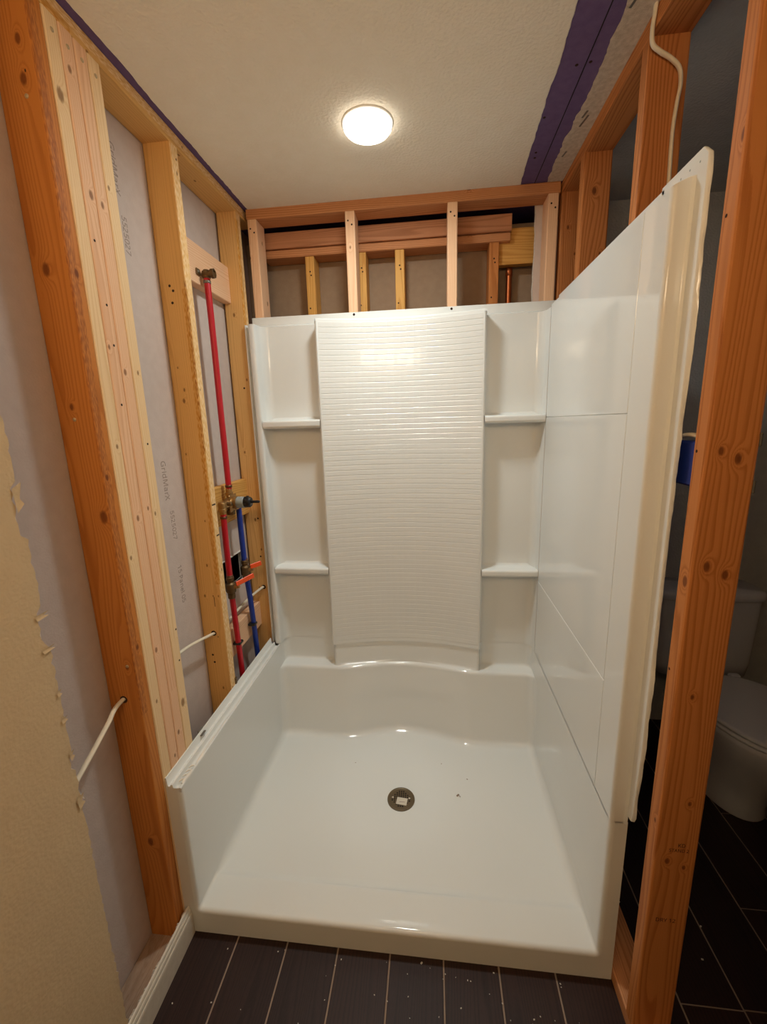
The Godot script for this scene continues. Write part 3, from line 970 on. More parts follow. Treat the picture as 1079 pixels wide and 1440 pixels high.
func make_wall_back() -> void:
	var wb := struct_root("wall_back", "open stud wall above the shower, with an older plumbing wall framed behind it")
	board(wb, "top_plate", Vector3(0.012, H - 0.0405, -0.089), Vector3(1.250, H - 0.001, 0.0), 0, M.hemfir_plate, "reddish top plate across the back under the ceiling", 0.003)
	var labels := ["back wall stud at the left corner", "second back wall stud from the left, cracked near the shower", "third back wall stud from the left", "back wall stud at the right corner"]
	var xs := [0.014, 0.422, 0.829, 1.207]
	for k in 4:
		var s := board(wb, "stud", Vector3(xs[k], 0.038, -0.089), Vector3(xs[k] + 0.039, H - 0.0405, 0.0), 1, M.hemfir_pink, labels[k], 0.004, [0.06, 0.3, 0.55, 0.8][k], k * 0.21)
		nails(s, [Vector3(xs[k] + 0.012, 2.335, 0), Vector3(xs[k] + 0.027, 2.32, 0)], Vector3.BACK, true, 0.005)
	board(wb, "sole_plate", Vector3(0.012, 0.0, -0.089), Vector3(1.250, 0.038, 0.0), 0, M.plate_grey)
	# the plumbing wall behind
	var zf := -0.125
	board(wb, "beam", Vector3(0.020, 2.297, zf - 0.089), Vector3(1.094, 2.362, zf + 0.010), 0, M.plate_grey, "rough sawn beam behind the back studs", 0.004, 0.2)
	board(wb, "beam_ledger", Vector3(0.026, 2.262, zf - 0.089), Vector3(1.090, 2.295, zf + 0.004), 0, M.hemfir_plate, "thin ledger under the beam", 0.006)
	for x in [0.214, 0.444, 0.610, 1.007]:
		var s := board(wb, "stud", Vector3(x, 0.0, zf - 0.089), Vector3(x + 0.040, 2.261, zf), 1, M.fir_post if x > 0.9 else M.fir_yellow, "stud of the plumbing wall behind", 0.003, x, x)
		nails(s, [Vector3(x + 0.020, 2.20, zf), Vector3(x + 0.024, 2.185, zf), Vector3(x + 0.012, 2.05, zf)], Vector3.BACK, true, 0.005)
	board(wb, "block", Vector3(1.050, 2.180, zf - 0.060), Vector3(1.200, 2.318, zf - 0.022), 0, M.fir_yellow, "yellow block at the end of the beam", 0.002, 0.1)
	var st := mb()
	rbox(st, Vector3(-0.089, 0, zf - 0.103), Vector3(1.345, 2.36, zf - 0.091), 0.001)
	part(wb, "drywall_sheet", done(st), M.drywall_back_brown, Vector3.ZERO, "brown paper back of drywall at the rear of the cavity")
	# ragged strip of drywall behind the right corner stud
	rng.seed = 31
	var a := PackedVector3Array(); var b := PackedVector3Array(); var c := PackedVector3Array()
	for k in 70:
		var y := lerpf(0.0, H - 0.002, k / 69.0)
		var x := 1.180 + rng.randf_range(-0.0025, 0.0025)
		a.append(Vector3(x, y, -0.102))
		b.append(Vector3(x + 0.002, y, -0.0895))
		c.append(Vector3(1.256, y, -0.0895))
	st = mb()
	skin(st, [c, b], 1)
	var strip := part(wb, "drywall_strip", done(st), M.drywall_back, Vector3.ZERO, "grey drywall strip with a ragged white edge behind the right corner stud")
	st = mb()
	skin(st, [b, a], -1)
	part(strip, "torn_edge", done(st), M.gypsum)

func make_wall_right() -> void:
	var wr := struct_root("wall_right", "open stud wall on the right between the shower and the toilet room")
	board(wr, "top_plate", Vector3(W, H - 0.039, -0.28), Vector3(W + 0.089, H, 2.44), 2, M.fir_shade, "top plate of the right wall under the ceiling", 0.003)
	board(wr, "sole_plate", Vector3(W + 0.001, 0.0, -0.28), Vector3(W + 0.089, 0.038, 2.44), 2, M.hemfir_plate, "sole plate of the right wall on the floor", 0.003)
	var zs := [-0.040, 0.201, 0.622, 1.005]
	var labels := ["end stud of the right wall in the back corner", "right wall stud nearest the back corner", "right wall stud with the hanging white cable", "large orange right wall stud in front, with knots and ink stamps"]
	for k in 4:
		var s := board(wr, "stud", Vector3(W + 0.0005, 0.038, zs[k]), Vector3(W + 0.089, H - 0.039, zs[k] + 0.0385), 1, M.fir_post if k == 3 else M.fir_shade, labels[k], 0.005, 0.0, 0.0 if k == 3 else 0.17 * k)
		if k == 3:
			lettering(s, "stamp", "KD", 0.013, Vector3(1.302, 0.606, zs[k] + 0.0386) - s.position, Basis(), M.stamp_ink, 0.0003)
			lettering(s, "stamp", "STAND 2", 0.011, Vector3(1.285, 0.592, zs[k] + 0.0386) - s.position, Basis(), M.stamp_ink, 0.0003)
			lettering(s, "stamp", "DRY 12", 0.014, Vector3(1.276, 0.394, zs[k] + 0.0386) - s.position, Basis(), M.stamp_ink, 0.0003)
			for yy in [1.49, 1.405]:
				part(s, "nail_plate", box_mesh(Vector3(0, -0.012, -0.010), Vector3(0.005, 0.012, 0.010), 0.0015), M.grey_dark, Vector3(W + 0.0885, yy, zs[k] + 0.028) - s.position)
			nails(s, [Vector3(W, 1.86, 1.02), Vector3(W, 1.47, 1.018), Vector3(W, 1.02, 1.016)], Vector3.LEFT, true)
	var st := mb()
	rbox(st, Vector3(W - 0.0125, 0.0, 1.40), Vector3(W - 0.0002, H - 0.004, 2.4385), 0.0008)
	part(wr, "drywall_panel", done(st), M.beige_paint)
	st = mb()
	rbox(st, Vector3(W + 0.0892, 0.0, 1.40), Vector3(W + 0.1015, H - 0.004, 2.4385), 0.0008)
	part(wr, "drywall_panel", done(st), M.beige_paint)
	board(wr, "stud", Vector3(W + 0.0005, 0.038, 2.40), Vector3(W + 0.089, H - 0.039, 2.4385), 1, M.fir_shade)

func make_shell() -> void:
	# ceiling
	var cl := struct_root("ceiling", "off-white ceiling with a bare purple board strip along the right wall")
	var st := mb()
	rbox(st, Vector3(-0.5, H + 0.0005, -0.6), Vector3(2.75, H + 0.10, 2.6), 0.001)
	part(cl, "board", done(st), M.purple_board, Vector3.ZERO, "purple drywall boards")
	# skim coats with torn edges, 2.5 mm proud of the boards
	rng.seed = 41
	var edge := func(x_of: Callable, x_far: float, flip: bool, called: String, m: Material, label: String) -> void:
		var s2 := mb()
		var a := PackedVector3Array(); var b := PackedVector3Array(); var c := PackedVector3Array()
		var n := 260
		var z0 := 0.0 if called != "skim_far" else -0.5
		var j := 0.0
		for k in n + 1:
			var z := lerpf(z0, 2.44, float(k) / n)
			j = clampf(j + rng.randf_range(-0.0035, 0.0035), -0.008, 0.008)
			var x: float = x_of.call(z) + j * (1.0 if absf(x_far - x_of.call(z)) < 0.2 else 0.3)
			a.append(Vector3(x, H, z))
			b.append(Vector3(x, H - 0.0022, z))
			c.append(Vector3(x_far, H - 0.0022, z))
		if flip:
			skin(s2, [a, b], 1); skin(s2, [b, c], 2)
		else:
			skin(s2, [b, a], 1); skin(s2, [c, b], 2)
		part(cl, called, done(s2), m, Vector3.ZERO, label)
	# main ceiling between two edges
	var s3 := mb()
	var l := PackedVector3Array(); var r := PackedVector3Array()
	var lu := PackedVector3Array(); var ru := PackedVector3Array()
	var j1 := 0.0
	var j2 := 0.0
	for k in 241:
		var z := lerpf(-0.002, 2.44, k / 240.0)
		j1 = clampf(j1 + rng.randf_range(-0.0015, 0.0015), -0.004, 0.004)
		j2 = clampf(j2 + rng.randf_range(-0.0016, 0.0016), -0.004, 0.004)
		var xl := 0.020 + j1
		var xr := 1.103 - 0.034 * z + j2
		l.append(Vector3(xl, H - 0.0028, z)); lu.append(Vector3(xl - 0.002, H, z))
		r.append(Vector3(xr, H - 0.0028, z)); ru.append(Vector3(xr + 0.002, H, z))
	skin(s3, [lu, l], 1)
	skin(s3, [l, r], 2)
	skin(s3, [r, ru], 3)
	part(cl, "skim_coat", done(s3), M.ceiling_paint, Vector3.ZERO, "off-white painted skim coat")
	edge.call(func(z): return 1.204 - 0.030 * z, 1.256, true, "skim_edge", M.joint_paper, "narrow torn strip of white joint paper by the right wall")
	st = mb()
	rbox(st, Vector3(1.1535, H - 0.0006, -0.01), Vector3(1.1560, H + 0.0004, 2.44), 0.0002)
	part(cl, "board_joint", done(st), M.void, Vector3.ZERO, "dark joint between two purple boards")
	for p in [[1.133, 0.545], [1.165, 0.55], [1.10, 0.36], [1.115, 0.19], [1.118, 0.16]]:
		part(cl, "screw", lathe_mesh([[0.0042, 0.0], [0.0034, 0.0010], [0.0, 0.0012]], 10, along(Vector3.DOWN)), M.nail_hole, Vector3(p[0], H, p[1]))
	for p in [[1.222, 0.33, 0.05], [1.215, 0.36, 0.03], [1.212, 0.17, 0.03], [1.20, 0.70, 0.02]]:
		var g := part(cl, "gouge", box_mesh(Vector3(-0.003, -0.0008, -p[2] * 0.5), Vector3(0.003, 0, p[2] * 0.5), 0.0002), M.steel, Vector3(p[0], H - 0.0022, p[1]))
		g.rotation.y = 0.2
	s3 = mb()
	rbox(s3, Vector3(W + 0.089, H - 0.003, -0.19), Vector3(2.6, H + 0.0002, 2.44), 0.0005)
	part(cl, "toilet_room_ceiling", done(s3), M.grey_wall, Vector3.ZERO, "grey ceiling of the toilet room")
	# outer walls
	var shells := {
		"wall_front": [Vector3(-0.5, 0, 2.44), Vector3(2.75, H, 2.56), "beige_paint", "beige wall behind the camera"],
		"wall_outer_left": [Vector3(-0.62, 0, -0.6), Vector3(-0.5, H, 2.56), "drywall_back", "closed far side of the room beyond the left wall"],
		"wall_outer_back": [Vector3(-0.62, 0, -0.72), Vector3(1.345, H, -0.60), "drywall_back_brown", "closed far side of the cavity behind the shower"],
		"wall_toilet_back": [Vector3(W + 0.09, 0, -0.30), Vector3(2.75, H, -0.19), "grey_wall", "dim back wall of the toilet room"],
		"wall_toilet_right": [Vector3(2.40, 0, -0.19), Vector3(2.52, H, 2.44), "beige_paint", "dim right wall of the toilet room"],
	}
	for k in shells:
		var e: Array = shells[k]
		var o := MeshInstance3D.new()
		o.name = k
		o.mesh = box_mesh(e[0], e[1], 0.001)
		o.material_override = M[e[2]]
		add_child(o, true)
		o.set_meta("kind", "structure")
		o.set_meta("label", e[3])
	# window of the toilet room
	var win := struct_root("window_1", "small dusky window on the right wall of the toilet room")
	st = mb()
	for q in [[Vector3(2.392, 1.36, 0.61), Vector3(2.40, 1.40, 1.19)], [Vector3(2.392, 2.0, 0.61), Vector3(2.40, 2.04, 1.19)], [Vector3(2.392, 1.40, 0.61), Vector3(2.40, 2.0, 0.65)], [Vector3(2.392, 1.40, 1.15), Vector3(2.40, 2.0, 1.19)]]:
		rbox(st, q[0], q[1], 0.001)
	part(win, "window_frame", done(st), M.base_paint)
	var dusk := flat_mat("dusk_pane", Color8(120, 140, 170), 0.2)
	dusk.emission_enabled = true
	dusk.emission = Color(0.62, 0.78, 1.0)
	dusk.emission_energy_multiplier = 0.1
	part(win, "pane", box_mesh(Vector3(2.394, 1.40, 0.65), Vector3(2.3995, 2.0, 1.15), 0.0005), dusk)
	# floor: dark wood-look planks over pale grout
	var fl := struct_root("floor", "floor of dark brown wood-look planks with pale grout lines")
	st = mb()
	rbox(st, Vector3(-0.62, -0.12, -0.72), Vector3(2.75, -0.012, 2.56), 0.002)
	part(fl, "subfloor", done(st), M.subfloor)
	st = mb()
	rbox(st, Vector3(0.0, -0.012, -0.19), Vector3(2.40, -0.0016, 2.44), 0.0005)
	part(fl, "grout", done(st), M.grout, Vector3.ZERO, "pale grout between the planks")
	var shapes := {}
	rng.seed = 51
	for k in 16:
		var x0 := 0.0105 + (k - 0) * 0.1565
		if x0 > 2.39: break
		var x1 := minf(x0 + 0.1565, 2.40)
		var joints := [-0.19, 0.62, 1.82, 2.44]
		if k == 0: joints = [-0.19, 0.30, 1.50, 2.44]
		if k == 8: joints = [-0.19, 0.41, 1.61, 2.44]
		if k == 9: joints = [-0.19, 0.957, 2.157, 2.44]
		if k == 10: joints = [-0.19, 0.955, 2.155, 2.44]
		if k == 11: joints = [-0.19, 0.70, 1.90, 2.44]
		elif k > 11: joints = [-0.19, 0.35 + 0.25 * (k % 3), 1.55 + 0.25 * (k % 3), 2.44]
		for q in 3:
			if k < 8 and joints[q + 1] < 0.5: continue
			board(fl, "plank", Vector3(x0 + 0.0022, -0.0118, joints[q] + 0.0020), Vector3(x1 - 0.0022, 0.0, joints[q + 1] - 0.0020), 2, M["floor_dark_%d" % rng.randi_range(0, 2)], "", 0.0015, rng.randf(), rng.randf())
	# baseboard on the left
	var bs := MeshInstance3D.new()
	bs.name = "baseboard_left"
	var prof := [Vector2(0.0128, 0.0), Vector2(0.0250, 0.0), Vector2(0.0250, 0.070), Vector2(0.0238, 0.076), Vector2(0.0218, 0.079), Vector2(0.0222, 0.084), Vector2(0.0205, 0.090), Vector2(0.0185, 0.092), Vector2(0.0182, 0.096), Vector2(0.0165, 0.100), Vector2(0.0128, 0.101), Vector2(0.0128, 0.0)]
	var rows := []
	for z in [2.44, 0.9255]:
		var row := PackedVector3Array()
		for p in prof: row.append(Vector3(p.x, p.y, z))
		rows.append(row)
	st = mb()
	for i in prof.size() - 1:
		skin(st, [PackedVector3Array([rows[0][i], rows[0][i + 1]]), PackedVector3Array([rows[1][i], rows[1][i + 1]])], i)
	st.set_smooth_group(-1)
	for i in range(1, prof.size() - 2): tri(st, rows[1][0], rows[1][i], rows[1][i + 1])
	bs.mesh = done(st)
	bs.material_override = M.base_paint
	add_child(bs, true)
	bs.set_meta("kind", "structure")
	bs.set_meta("label", "white moulded baseboard at the foot of the left wall, ending at the shower base")


# ------------------------------------------------------------------ plumbing and wiring
func crimp(parent: Node, at: Vector3) -> void:
	part(parent, "crimp_ring", lathe_mesh([[0.0118, -0.005], [0.0132, -0.0045], [0.0132, 0.0045], [0.0118, 0.005]], 16), M.copper_ring, at)

func pipe(called: String, label: String, pts: Array, m: Material, group: String) -> Node3D:
	var t := thing(called, label, "pipe", pts[0], group)
	var p := []
	for q in pts: p.append(q - pts[0])
	part(t, "tube", tube_mesh(smooth_path(p, 8), 0.0112, 16), m)
	return t

func make_plumbing() -> void:
	# shower arm elbow on the upper blocking
	var e := thing("drop_ear_elbow", "dark brass elbow on the upper blocking at the top of the red pipe", "pipe fitting", Vector3(-0.031, 2.075, 0.302))
	part(e, "body", lathe_mesh([[0.010, -0.016], [0.014, -0.014], [0.014, -0.008], [0.0125, -0.004], [0.0125, 0.006], [0.010, 0.013], [0.0, 0.015]], 16), M.brass_dark)
	part(e, "outlet", lathe_mesh([[0.0125, -0.012], [0.0125, 0.018], [0.0165, 0.019], [0.0165, 0.030], [0.0125, 0.031], [0.011, 0.026], [0.0, 0.024]], 8, along(Vector3.RIGHT), true), M.brass_dark)
	var st := mb()
	for s in [-1.0, 1.0]:
		rbox(st, Vector3(-0.0215, -0.009, s * 0.022 - 0.012), Vector3(-0.016, 0.012, s * 0.022 + 0.012), 0.0015)
	part(e, "ear", done(st), M.brass_dark)
	for s in [-1.0, 1.0]: part(e, "screw", lathe_mesh([[0.005, 0.0], [0.004, 0.003], [0.0, 0.0035]], 10, along(Vector3.RIGHT)), M.steel, Vector3(-0.016, 0.002, s * 0.026))
	var riser := pipe("red_riser_pipe", "long red plastic pipe rising from the valve to the brass elbow", [Vector3(-0.031, 1.300, 0.300), Vector3(-0.0305, 1.6, 0.302), Vector3(-0.030, 1.85, 0.302), Vector3(-0.031, 2.060, 0.302)], M.red_pex, "red plastic pipes")
	part(riser, "crimp_ring", lathe_mesh([[0.0112, -0.005], [0.0128, -0.0045], [0.0128, 0.0045], [0.0112, 0.005]], 16), M.steel, Vector3(0, 0.748, 0.002))
	crimp(riser, Vector3(0, 0.012, 0))
	# mixing valve
	var v := thing("shower_valve", "brass shower mixing valve with grey collar and black cartridge between the studs", "valve", Vector3(-0.032, 1.245, 0.300))
	st = mb()
	lathe(st, [[0.0, -0.062], [0.013, -0.060], [0.015, -0.050], [0.015, -0.030], [0.021, -0.024], [0.024, 0.0], [0.021, 0.024], [0.015, 0.030], [0.015, 0.050], [0.013, 0.060], [0.0, 0.062]], 20, along(Vector3.BACK))
	part(v, "body", done(st), M.brass)
	part(v, "outlet", lathe_mesh([[0.012, 0.015], [0.012, 0.030], [0.0165, 0.031], [0.0165, 0.042], [0.0125, 0.043], [0.0125, 0.056], [0.0112, 0.058]], 8, Transform3D(), true), M.brass)
	part(v, "bottom_plug", lathe_mesh([[0.012, -0.015], [0.012, -0.028], [0.0175, -0.029], [0.0175, -0.046], [0.0, -0.047]], 8, Transform3D(), true), M.brass_dark)
	for s in [-1.0, 1.0]:
		var z: float = s * 0.066
		part(v, "inlet", lathe_mesh([[0.0, 0.016], [0.013, 0.015], [0.0155, 0.010], [0.0155, -0.010], [0.0165, -0.011], [0.0165, -0.021], [0.0125, -0.022], [0.0125, -0.032]], 8, Transform3D(), true), M.brass, Vector3(0, 0, z))
		part(v, "stop_screw", lathe_mesh([[0.008, 0.0], [0.008, 0.016], [0.006, 0.019], [0.0, 0.019]], 12, along(Vector3.RIGHT), true), M.brass_dark, Vector3(0.012, 0.004, z * 0.72))
	part(v, "bonnet", lathe_mesh([[0.022, 0.0], [0.024, 0.012], [0.026, 0.018], [0.026, 0.024], [0.0, 0.024]], 20, along(Vector3.RIGHT), true), M.brass, Vector3(0.008, 0, 0))
	part(v, "mounting_flange", box_mesh(Vector3(0.010, -0.034, -0.030), Vector3(0.014, 0.034, 0.030), 0.003), M.brass, Vector3.ZERO)
	part(v, "collar", lathe_mesh([[0.0, 0.0], [0.0215, 0.0], [0.0225, 0.003], [0.0225, 0.028], [0.020, 0.031], [0.0, 0.031]], 24, along(Vector3.RIGHT), true), M.grey_plastic, Vector3(0.031, 0.002, 0), "grey plastic collar")
	part(v, "cartridge", lathe_mesh([[0.0, 0.0], [0.021, 0.0], [0.022, 0.003], [0.021, 0.021], [0.017, 0.026], [0.0, 0.028]], 20, along(Vector3.RIGHT), true), M.black_plastic, Vector3(0.062, 0.003, 0), "black cartridge cap")
	for k in 5:
		var an := k * 0.7 - 1.0
		part(v, "cap_rib", box_mesh(Vector3(0, -0.002, -0.004), Vector3(0.010, 0.003, 0.004), 0.0005), M.black_plastic, Vector3(0.066, 0.003 + 0.0215 * cos(an), 0.0215 * sin(an)))
	part(v, "stem", lathe_mesh([[0.0, 0.0], [0.0055, 0.0], [0.0055, 0.030], [0.004, 0.034], [0.0, 0.035]], 10, along(Vector3.RIGHT), true), M.black_plastic, Vector3(0.088, 0.004, 0), "thin black stem")
	# supply pipes with stops
	var red := [Vector3(-0.031, 1.212, 0.366), Vector3(-0.031, 1.10, 0.369), Vector3(-0.031, 0.962, 0.368)]
	var p1 := pipe("red_supply_pipe", "short red plastic pipe between the brass valve and the red side stop", red, M.red_pex, "red plastic pipes")
	crimp(p1, Vector3(0, -0.012, 0))
	var p2 := pipe("red_supply_pipe", "red plastic pipe running down from the stop behind the shower base", [Vector3(-0.031, 0.874, 0.367), Vector3(-0.030, 0.75, 0.362), Vector3(-0.030, 0.60, 0.354), Vector3(-0.030, 0.40, 0.350), Vector3(-0.030, 0.04, 0.350)], M.red_pex, "red plastic pipes")
	part(p2, "pipe_clip", box_mesh(Vector3(-0.018, -0.006, -0.022), Vector3(0.014, 0.006, 0.013), 0.003), M.black_plastic, Vector3(0.0, -0.205, -0.010), "black pipe clip")
	var b1 := pipe("blue_supply_pipe", "blue plastic pipe between the brass valve and the blue side stop", [Vector3(-0.031, 1.212, 0.234), Vector3(-0.031, 1.10, 0.233), Vector3(-0.031, 0.985, 0.230)], M.blue_pex, "blue plastic pipes")
	b1.get_child(0).set_meta("label", "blue tube")
	var b2 := pipe("blue_supply_pipe", "blue plastic pipe running down from the stop with a black clip", [Vector3(-0.031, 0.895, 0.222), Vector3(-0.030, 0.78, 0.210), Vector3(-0.030, 0.62, 0.198), Vector3(-0.030, 0.40, 0.190), Vector3(-0.030, 0.04, 0.190)], M.blue_pex, "blue plastic pipes")
	part(b2, "pipe_clip", box_mesh(Vector3(-0.018, -0.006, -0.013), Vector3(0.014, 0.006, 0.020), 0.003), M.black_plastic, Vector3(0.001, -0.215, -0.017), "black pipe clip")
	for q in [[Vector3(-0.031, 0.918, 0.368), "brass shutoff valve on the red pipe with a long orange lever", Vector3(0.55, 0.16, -0.85), 0.074], [Vector3(-0.031, 0.940, 0.227), "brass shutoff valve on the blue pipe with a short orange lever", Vector3(0.75, 0.16, -0.65), 0.040]]:
		var t := thing("shutoff_valve", q[1], "valve", q[0], "shutoff valves")
		part(t, "body", lathe_mesh([[0.0118, -0.046], [0.0145, -0.045], [0.0145, -0.028], [0.0125, -0.026], [0.0195, -0.020], [0.0205, -0.004], [0.0205, 0.010], [0.0195, 0.014], [0.0125, 0.020], [0.0125, 0.026], [0.0155, 0.028], [0.0155, 0.040], [0.0118, 0.046]], 10, Transform3D(), true), M.brass_dark)
		crimp(t, Vector3(0, 0.045, 0))
		crimp(t, Vector3(0, -0.043, 0))
		part(t, "bonnet", lathe_mesh([[0.010, 0.012], [0.010, 0.026], [0.007, 0.027], [0.007, 0.036], [0.0, 0.036]], 8, along(Vector3.RIGHT), true), M.brass, Vector3(0, 0.002, 0))
		var dir: Vector3 = q[2].normalized()
		var up := Vector3.UP
		var side := dir.cross(up).normalized()
		up = side.cross(dir)
		st = mb()
		rbox(st, Vector3(-0.009, -0.0105, -0.0022), Vector3(q[3], 0.0105, 0.0022), 0.002, Transform3D(Basis(dir, up, side), Vector3(0.032, 0.016, 0.0)))
		part(t, "lever", done(st), M.orange_paint, Vector3.ZERO, "orange painted lever")
	# copper pipe in the back cavity
	var c := thing("copper_pipe", "bare copper pipe standing in the cavity behind the back right studs", "pipe", Vector3(1.099, 0.0, -0.182))
	part(c, "tube", tube_mesh(PackedVector3Array([Vector3.ZERO, Vector3(0, 1.2, 0), Vector3(0, 2.172, 0)]), 0.0125, 16), M.copper)
	part(c, "collar", lathe_mesh([[0.0125, -0.01], [0.0145, -0.009], [0.0145, 0.02], [0.0125, 0.021]], 16), M.copper, Vector3(0, 2.155, 0))

func make_wiring() -> void:
	# left: one white cable threaded through the studs
	var t := thing("white_cable", "white electrical cable threaded level through the left wall studs, torn end at the drywall", "cable", Vector3(-0.045, 0.83, 0.7))
	var off := -t.position
	var pts := smooth_path([Vector3(-0.012, 0.784, 1.176), Vector3(-0.026, 0.802, 1.105), Vector3(-0.038, 0.825, 1.035), Vector3(-0.046, 0.842, 0.985), Vector3(-0.046, 0.842, 0.87), Vector3(-0.046, 0.836, 0.78), Vector3(-0.046, 0.824, 0.66), Vector3(-0.046, 0.795, 0.53), Vector3(-0.046, 0.782, 0.47), Vector3(-0.062, 0.768, 0.36), Vector3(-0.074, 0.764, 0.25), Vector3(-0.066, 0.775, 0.14), Vector3(-0.032, 0.798, 0.085), Vector3(-0.022, 0.800, 0.055)], 6)
	for i in pts.size(): pts[i] += off
	part(t, "sheath", tube_mesh(pts, 0.0062, 10, 0.75), M.cable_white)
	var st := mb()
	rng.seed = 71
	for k in 5:
		var p := Vector3(-0.008, 0.785 - k * 0.008, 1.178) + off
		var q := p + Vector3(rng.randf_range(0.001, 0.010), rng.randf_range(-0.045, -0.02), rng.randf_range(-0.012, 0.004))
		tri(st, p + Vector3(0, 0, 0.008), p - Vector3(0, 0, 0.006), q)
		tri(st, p - Vector3(0, 0, 0.006), p + Vector3(-0.003, 0, 0.008), q)
	part(t, "torn_paper", done(st), M.joint_paper, Vector3.ZERO, "torn paper at the cable end")
	for h in [[Vector3(-0.046, 0.842, 0.9656), Vector3.BACK], [Vector3(-0.046, 0.789, 0.5035), Vector3.BACK], [Vector3(-0.024, 0.800, 0.0743), Vector3.BACK]]:
		part(t, "drilled_hole", lathe_mesh([[0.0105, 0.0], [0.0, 0.0002]], 14, along(h[1])), M.nail_hole, h[0] + off)
	# right: a loose cable hanging against the second stud
	var r := thing("white_cable", "loose white electrical cable hanging from the top plate down behind the right shower wall", "cable", Vector3(1.30, 2.1, 0.668))
	off = -r.position
	pts = smooth_path([Vector3(1.251, 2.46, 0.700), Vector3(1.2515, 2.40, 0.690), Vector3(1.2525, 2.370, 0.680), Vector3(1.258, 2.347, 0.674), Vector3(1.275, 2.333, 0.672), Vector3(1.300, 2.318, 0.671), Vector3(1.320, 2.298, 0.671), Vector3(1.3265, 2.268, 0.670), Vector3(1.3225, 2.23, 0.670), Vector3(1.3190, 2.17, 0.670), Vector3(1.322, 2.06, 0.670), Vector3(1.326, 1.95, 0.670), Vector3(1.33, 1.80, 0.670)], 8)
	for i in pts.size(): pts[i] += off
	part(r, "sheath", tube_mesh(pts, 0.0068, 12, 0.6), M.cable_white)
	# blue outlet box in the right wall
	var b := thing("outlet_box", "dark blue plastic outlet box behind the front right stud, white cable over its top", "electrical box", Vector3(1.300, 1.398, 0.955))
	st = mb()
	rbox(st, Vector3(-0.030, 0.0, -0.032), Vector3(0.034, 0.088, 0.040), 0.004)
	part(b, "body", done(st), M.blue_box)
	part(b, "mounting_ear", box_mesh(Vector3(-0.033, 0.020, 0.030), Vector3(-0.029, 0.070, 0.049), 0.001), M.blue_box)
	part(b, "cable", tube_mesh(smooth_path([Vector3(-0.026, 0.094, -0.034), Vector3(-0.024, 0.099, -0.012), Vector3(-0.022, 0.099, 0.014), Vector3(-0.018, 0.092, 0.036), Vector3(-0.014, 0.078, 0.044)], 6), 0.0055, 10, 0.8), M.cable_white, Vector3.ZERO, "white cable bent over the top")

# ------------------------------------------------------------------ lamps
func make_lamps() -> void:
	var c := Vector3(0.580, H - 0.003, 0.424)
	var t := thing("ceiling_light", "round glowing recessed light in the ceiling above the shower", "ceiling light", c)
	part(t, "trim", lathe_mesh([[0.0, 0.0], [0.0770, 0.0], [0.0770, -0.001], [0.0755, -0.003], [0.0735, -0.004], [0.0715, -0.0042]], 48), M.lamp_trim)
	var glow := flat_mat("lamp_lens", Color8(255, 250, 240), 0.5)
	glow.emission_enabled = true
	glow.emission = Color(1.0, 0.96, 0.89)
	glow.emission_energy_multiplier = LENS_GLOW
	part(t, "lens", lathe_mesh([[0.0718, -0.0038], [0.0712, -0.0130], [0.066, -0.0195], [0.050, -0.0225], [0.03, -0.0238], [0.0, -0.024]], 48), glow, Vector3.ZERO, "glowing white lens")
	# three-lamp vanity light on the wall behind the camera
	var v := thing("vanity_light", "three-lamp vanity light on the wall behind the camera", "wall light", Vector3(0.58, 2.13, 2.44))
	part(v, "back_plate", box_mesh(Vector3(-0.29, -0.05, -0.025), Vector3(0.29, 0.05, -0.0005), 0.006), M.chrome)
	var g2 := flat_mat("vanity_shade", Color8(255, 240, 210), 0.5)
	g2.emission_enabled = true
	g2.emission = VANITY
	g2.emission_energy_multiplier = VANITY_GLOW
	for k in 3:
		part(v, "arm", lathe_mesh([[0.012, 0.0], [0.012, 0.06]], 12, along(Vector3.FORWARD)), M.chrome, Vector3((k - 1) * 0.2, -0.01, -0.02))
		part(v, "shade", lathe_mesh([[0.0, 0.075], [0.04, 0.070], [0.062, 0.045], [0.068, 0.0], [0.062, -0.045], [0.04, -0.070], [0.0, -0.075]], 24), g2, Vector3((k - 1) * 0.2, 0, -0.13), "glowing frosted shade")

const LENS_GLOW := 6.0
const VANITY := Color(1.0, 0.89, 0.74)
const VANITY_GLOW := 10.0


# ------------------------------------------------------------------ toilet
func ellipse_ring(cx: float, cz: float, rx: float, rf: float, rb: float, y: float, n := 40) -> PackedVector3Array:
	var row := PackedVector3Array()
	for i in n + 1:
		var an := -TAU * (i % n) / n
		var s := sin(an)
		row.append(Vector3(cx + rx * cos(an), y, cz - s * (rf if s < 0 else rb)))
	return row

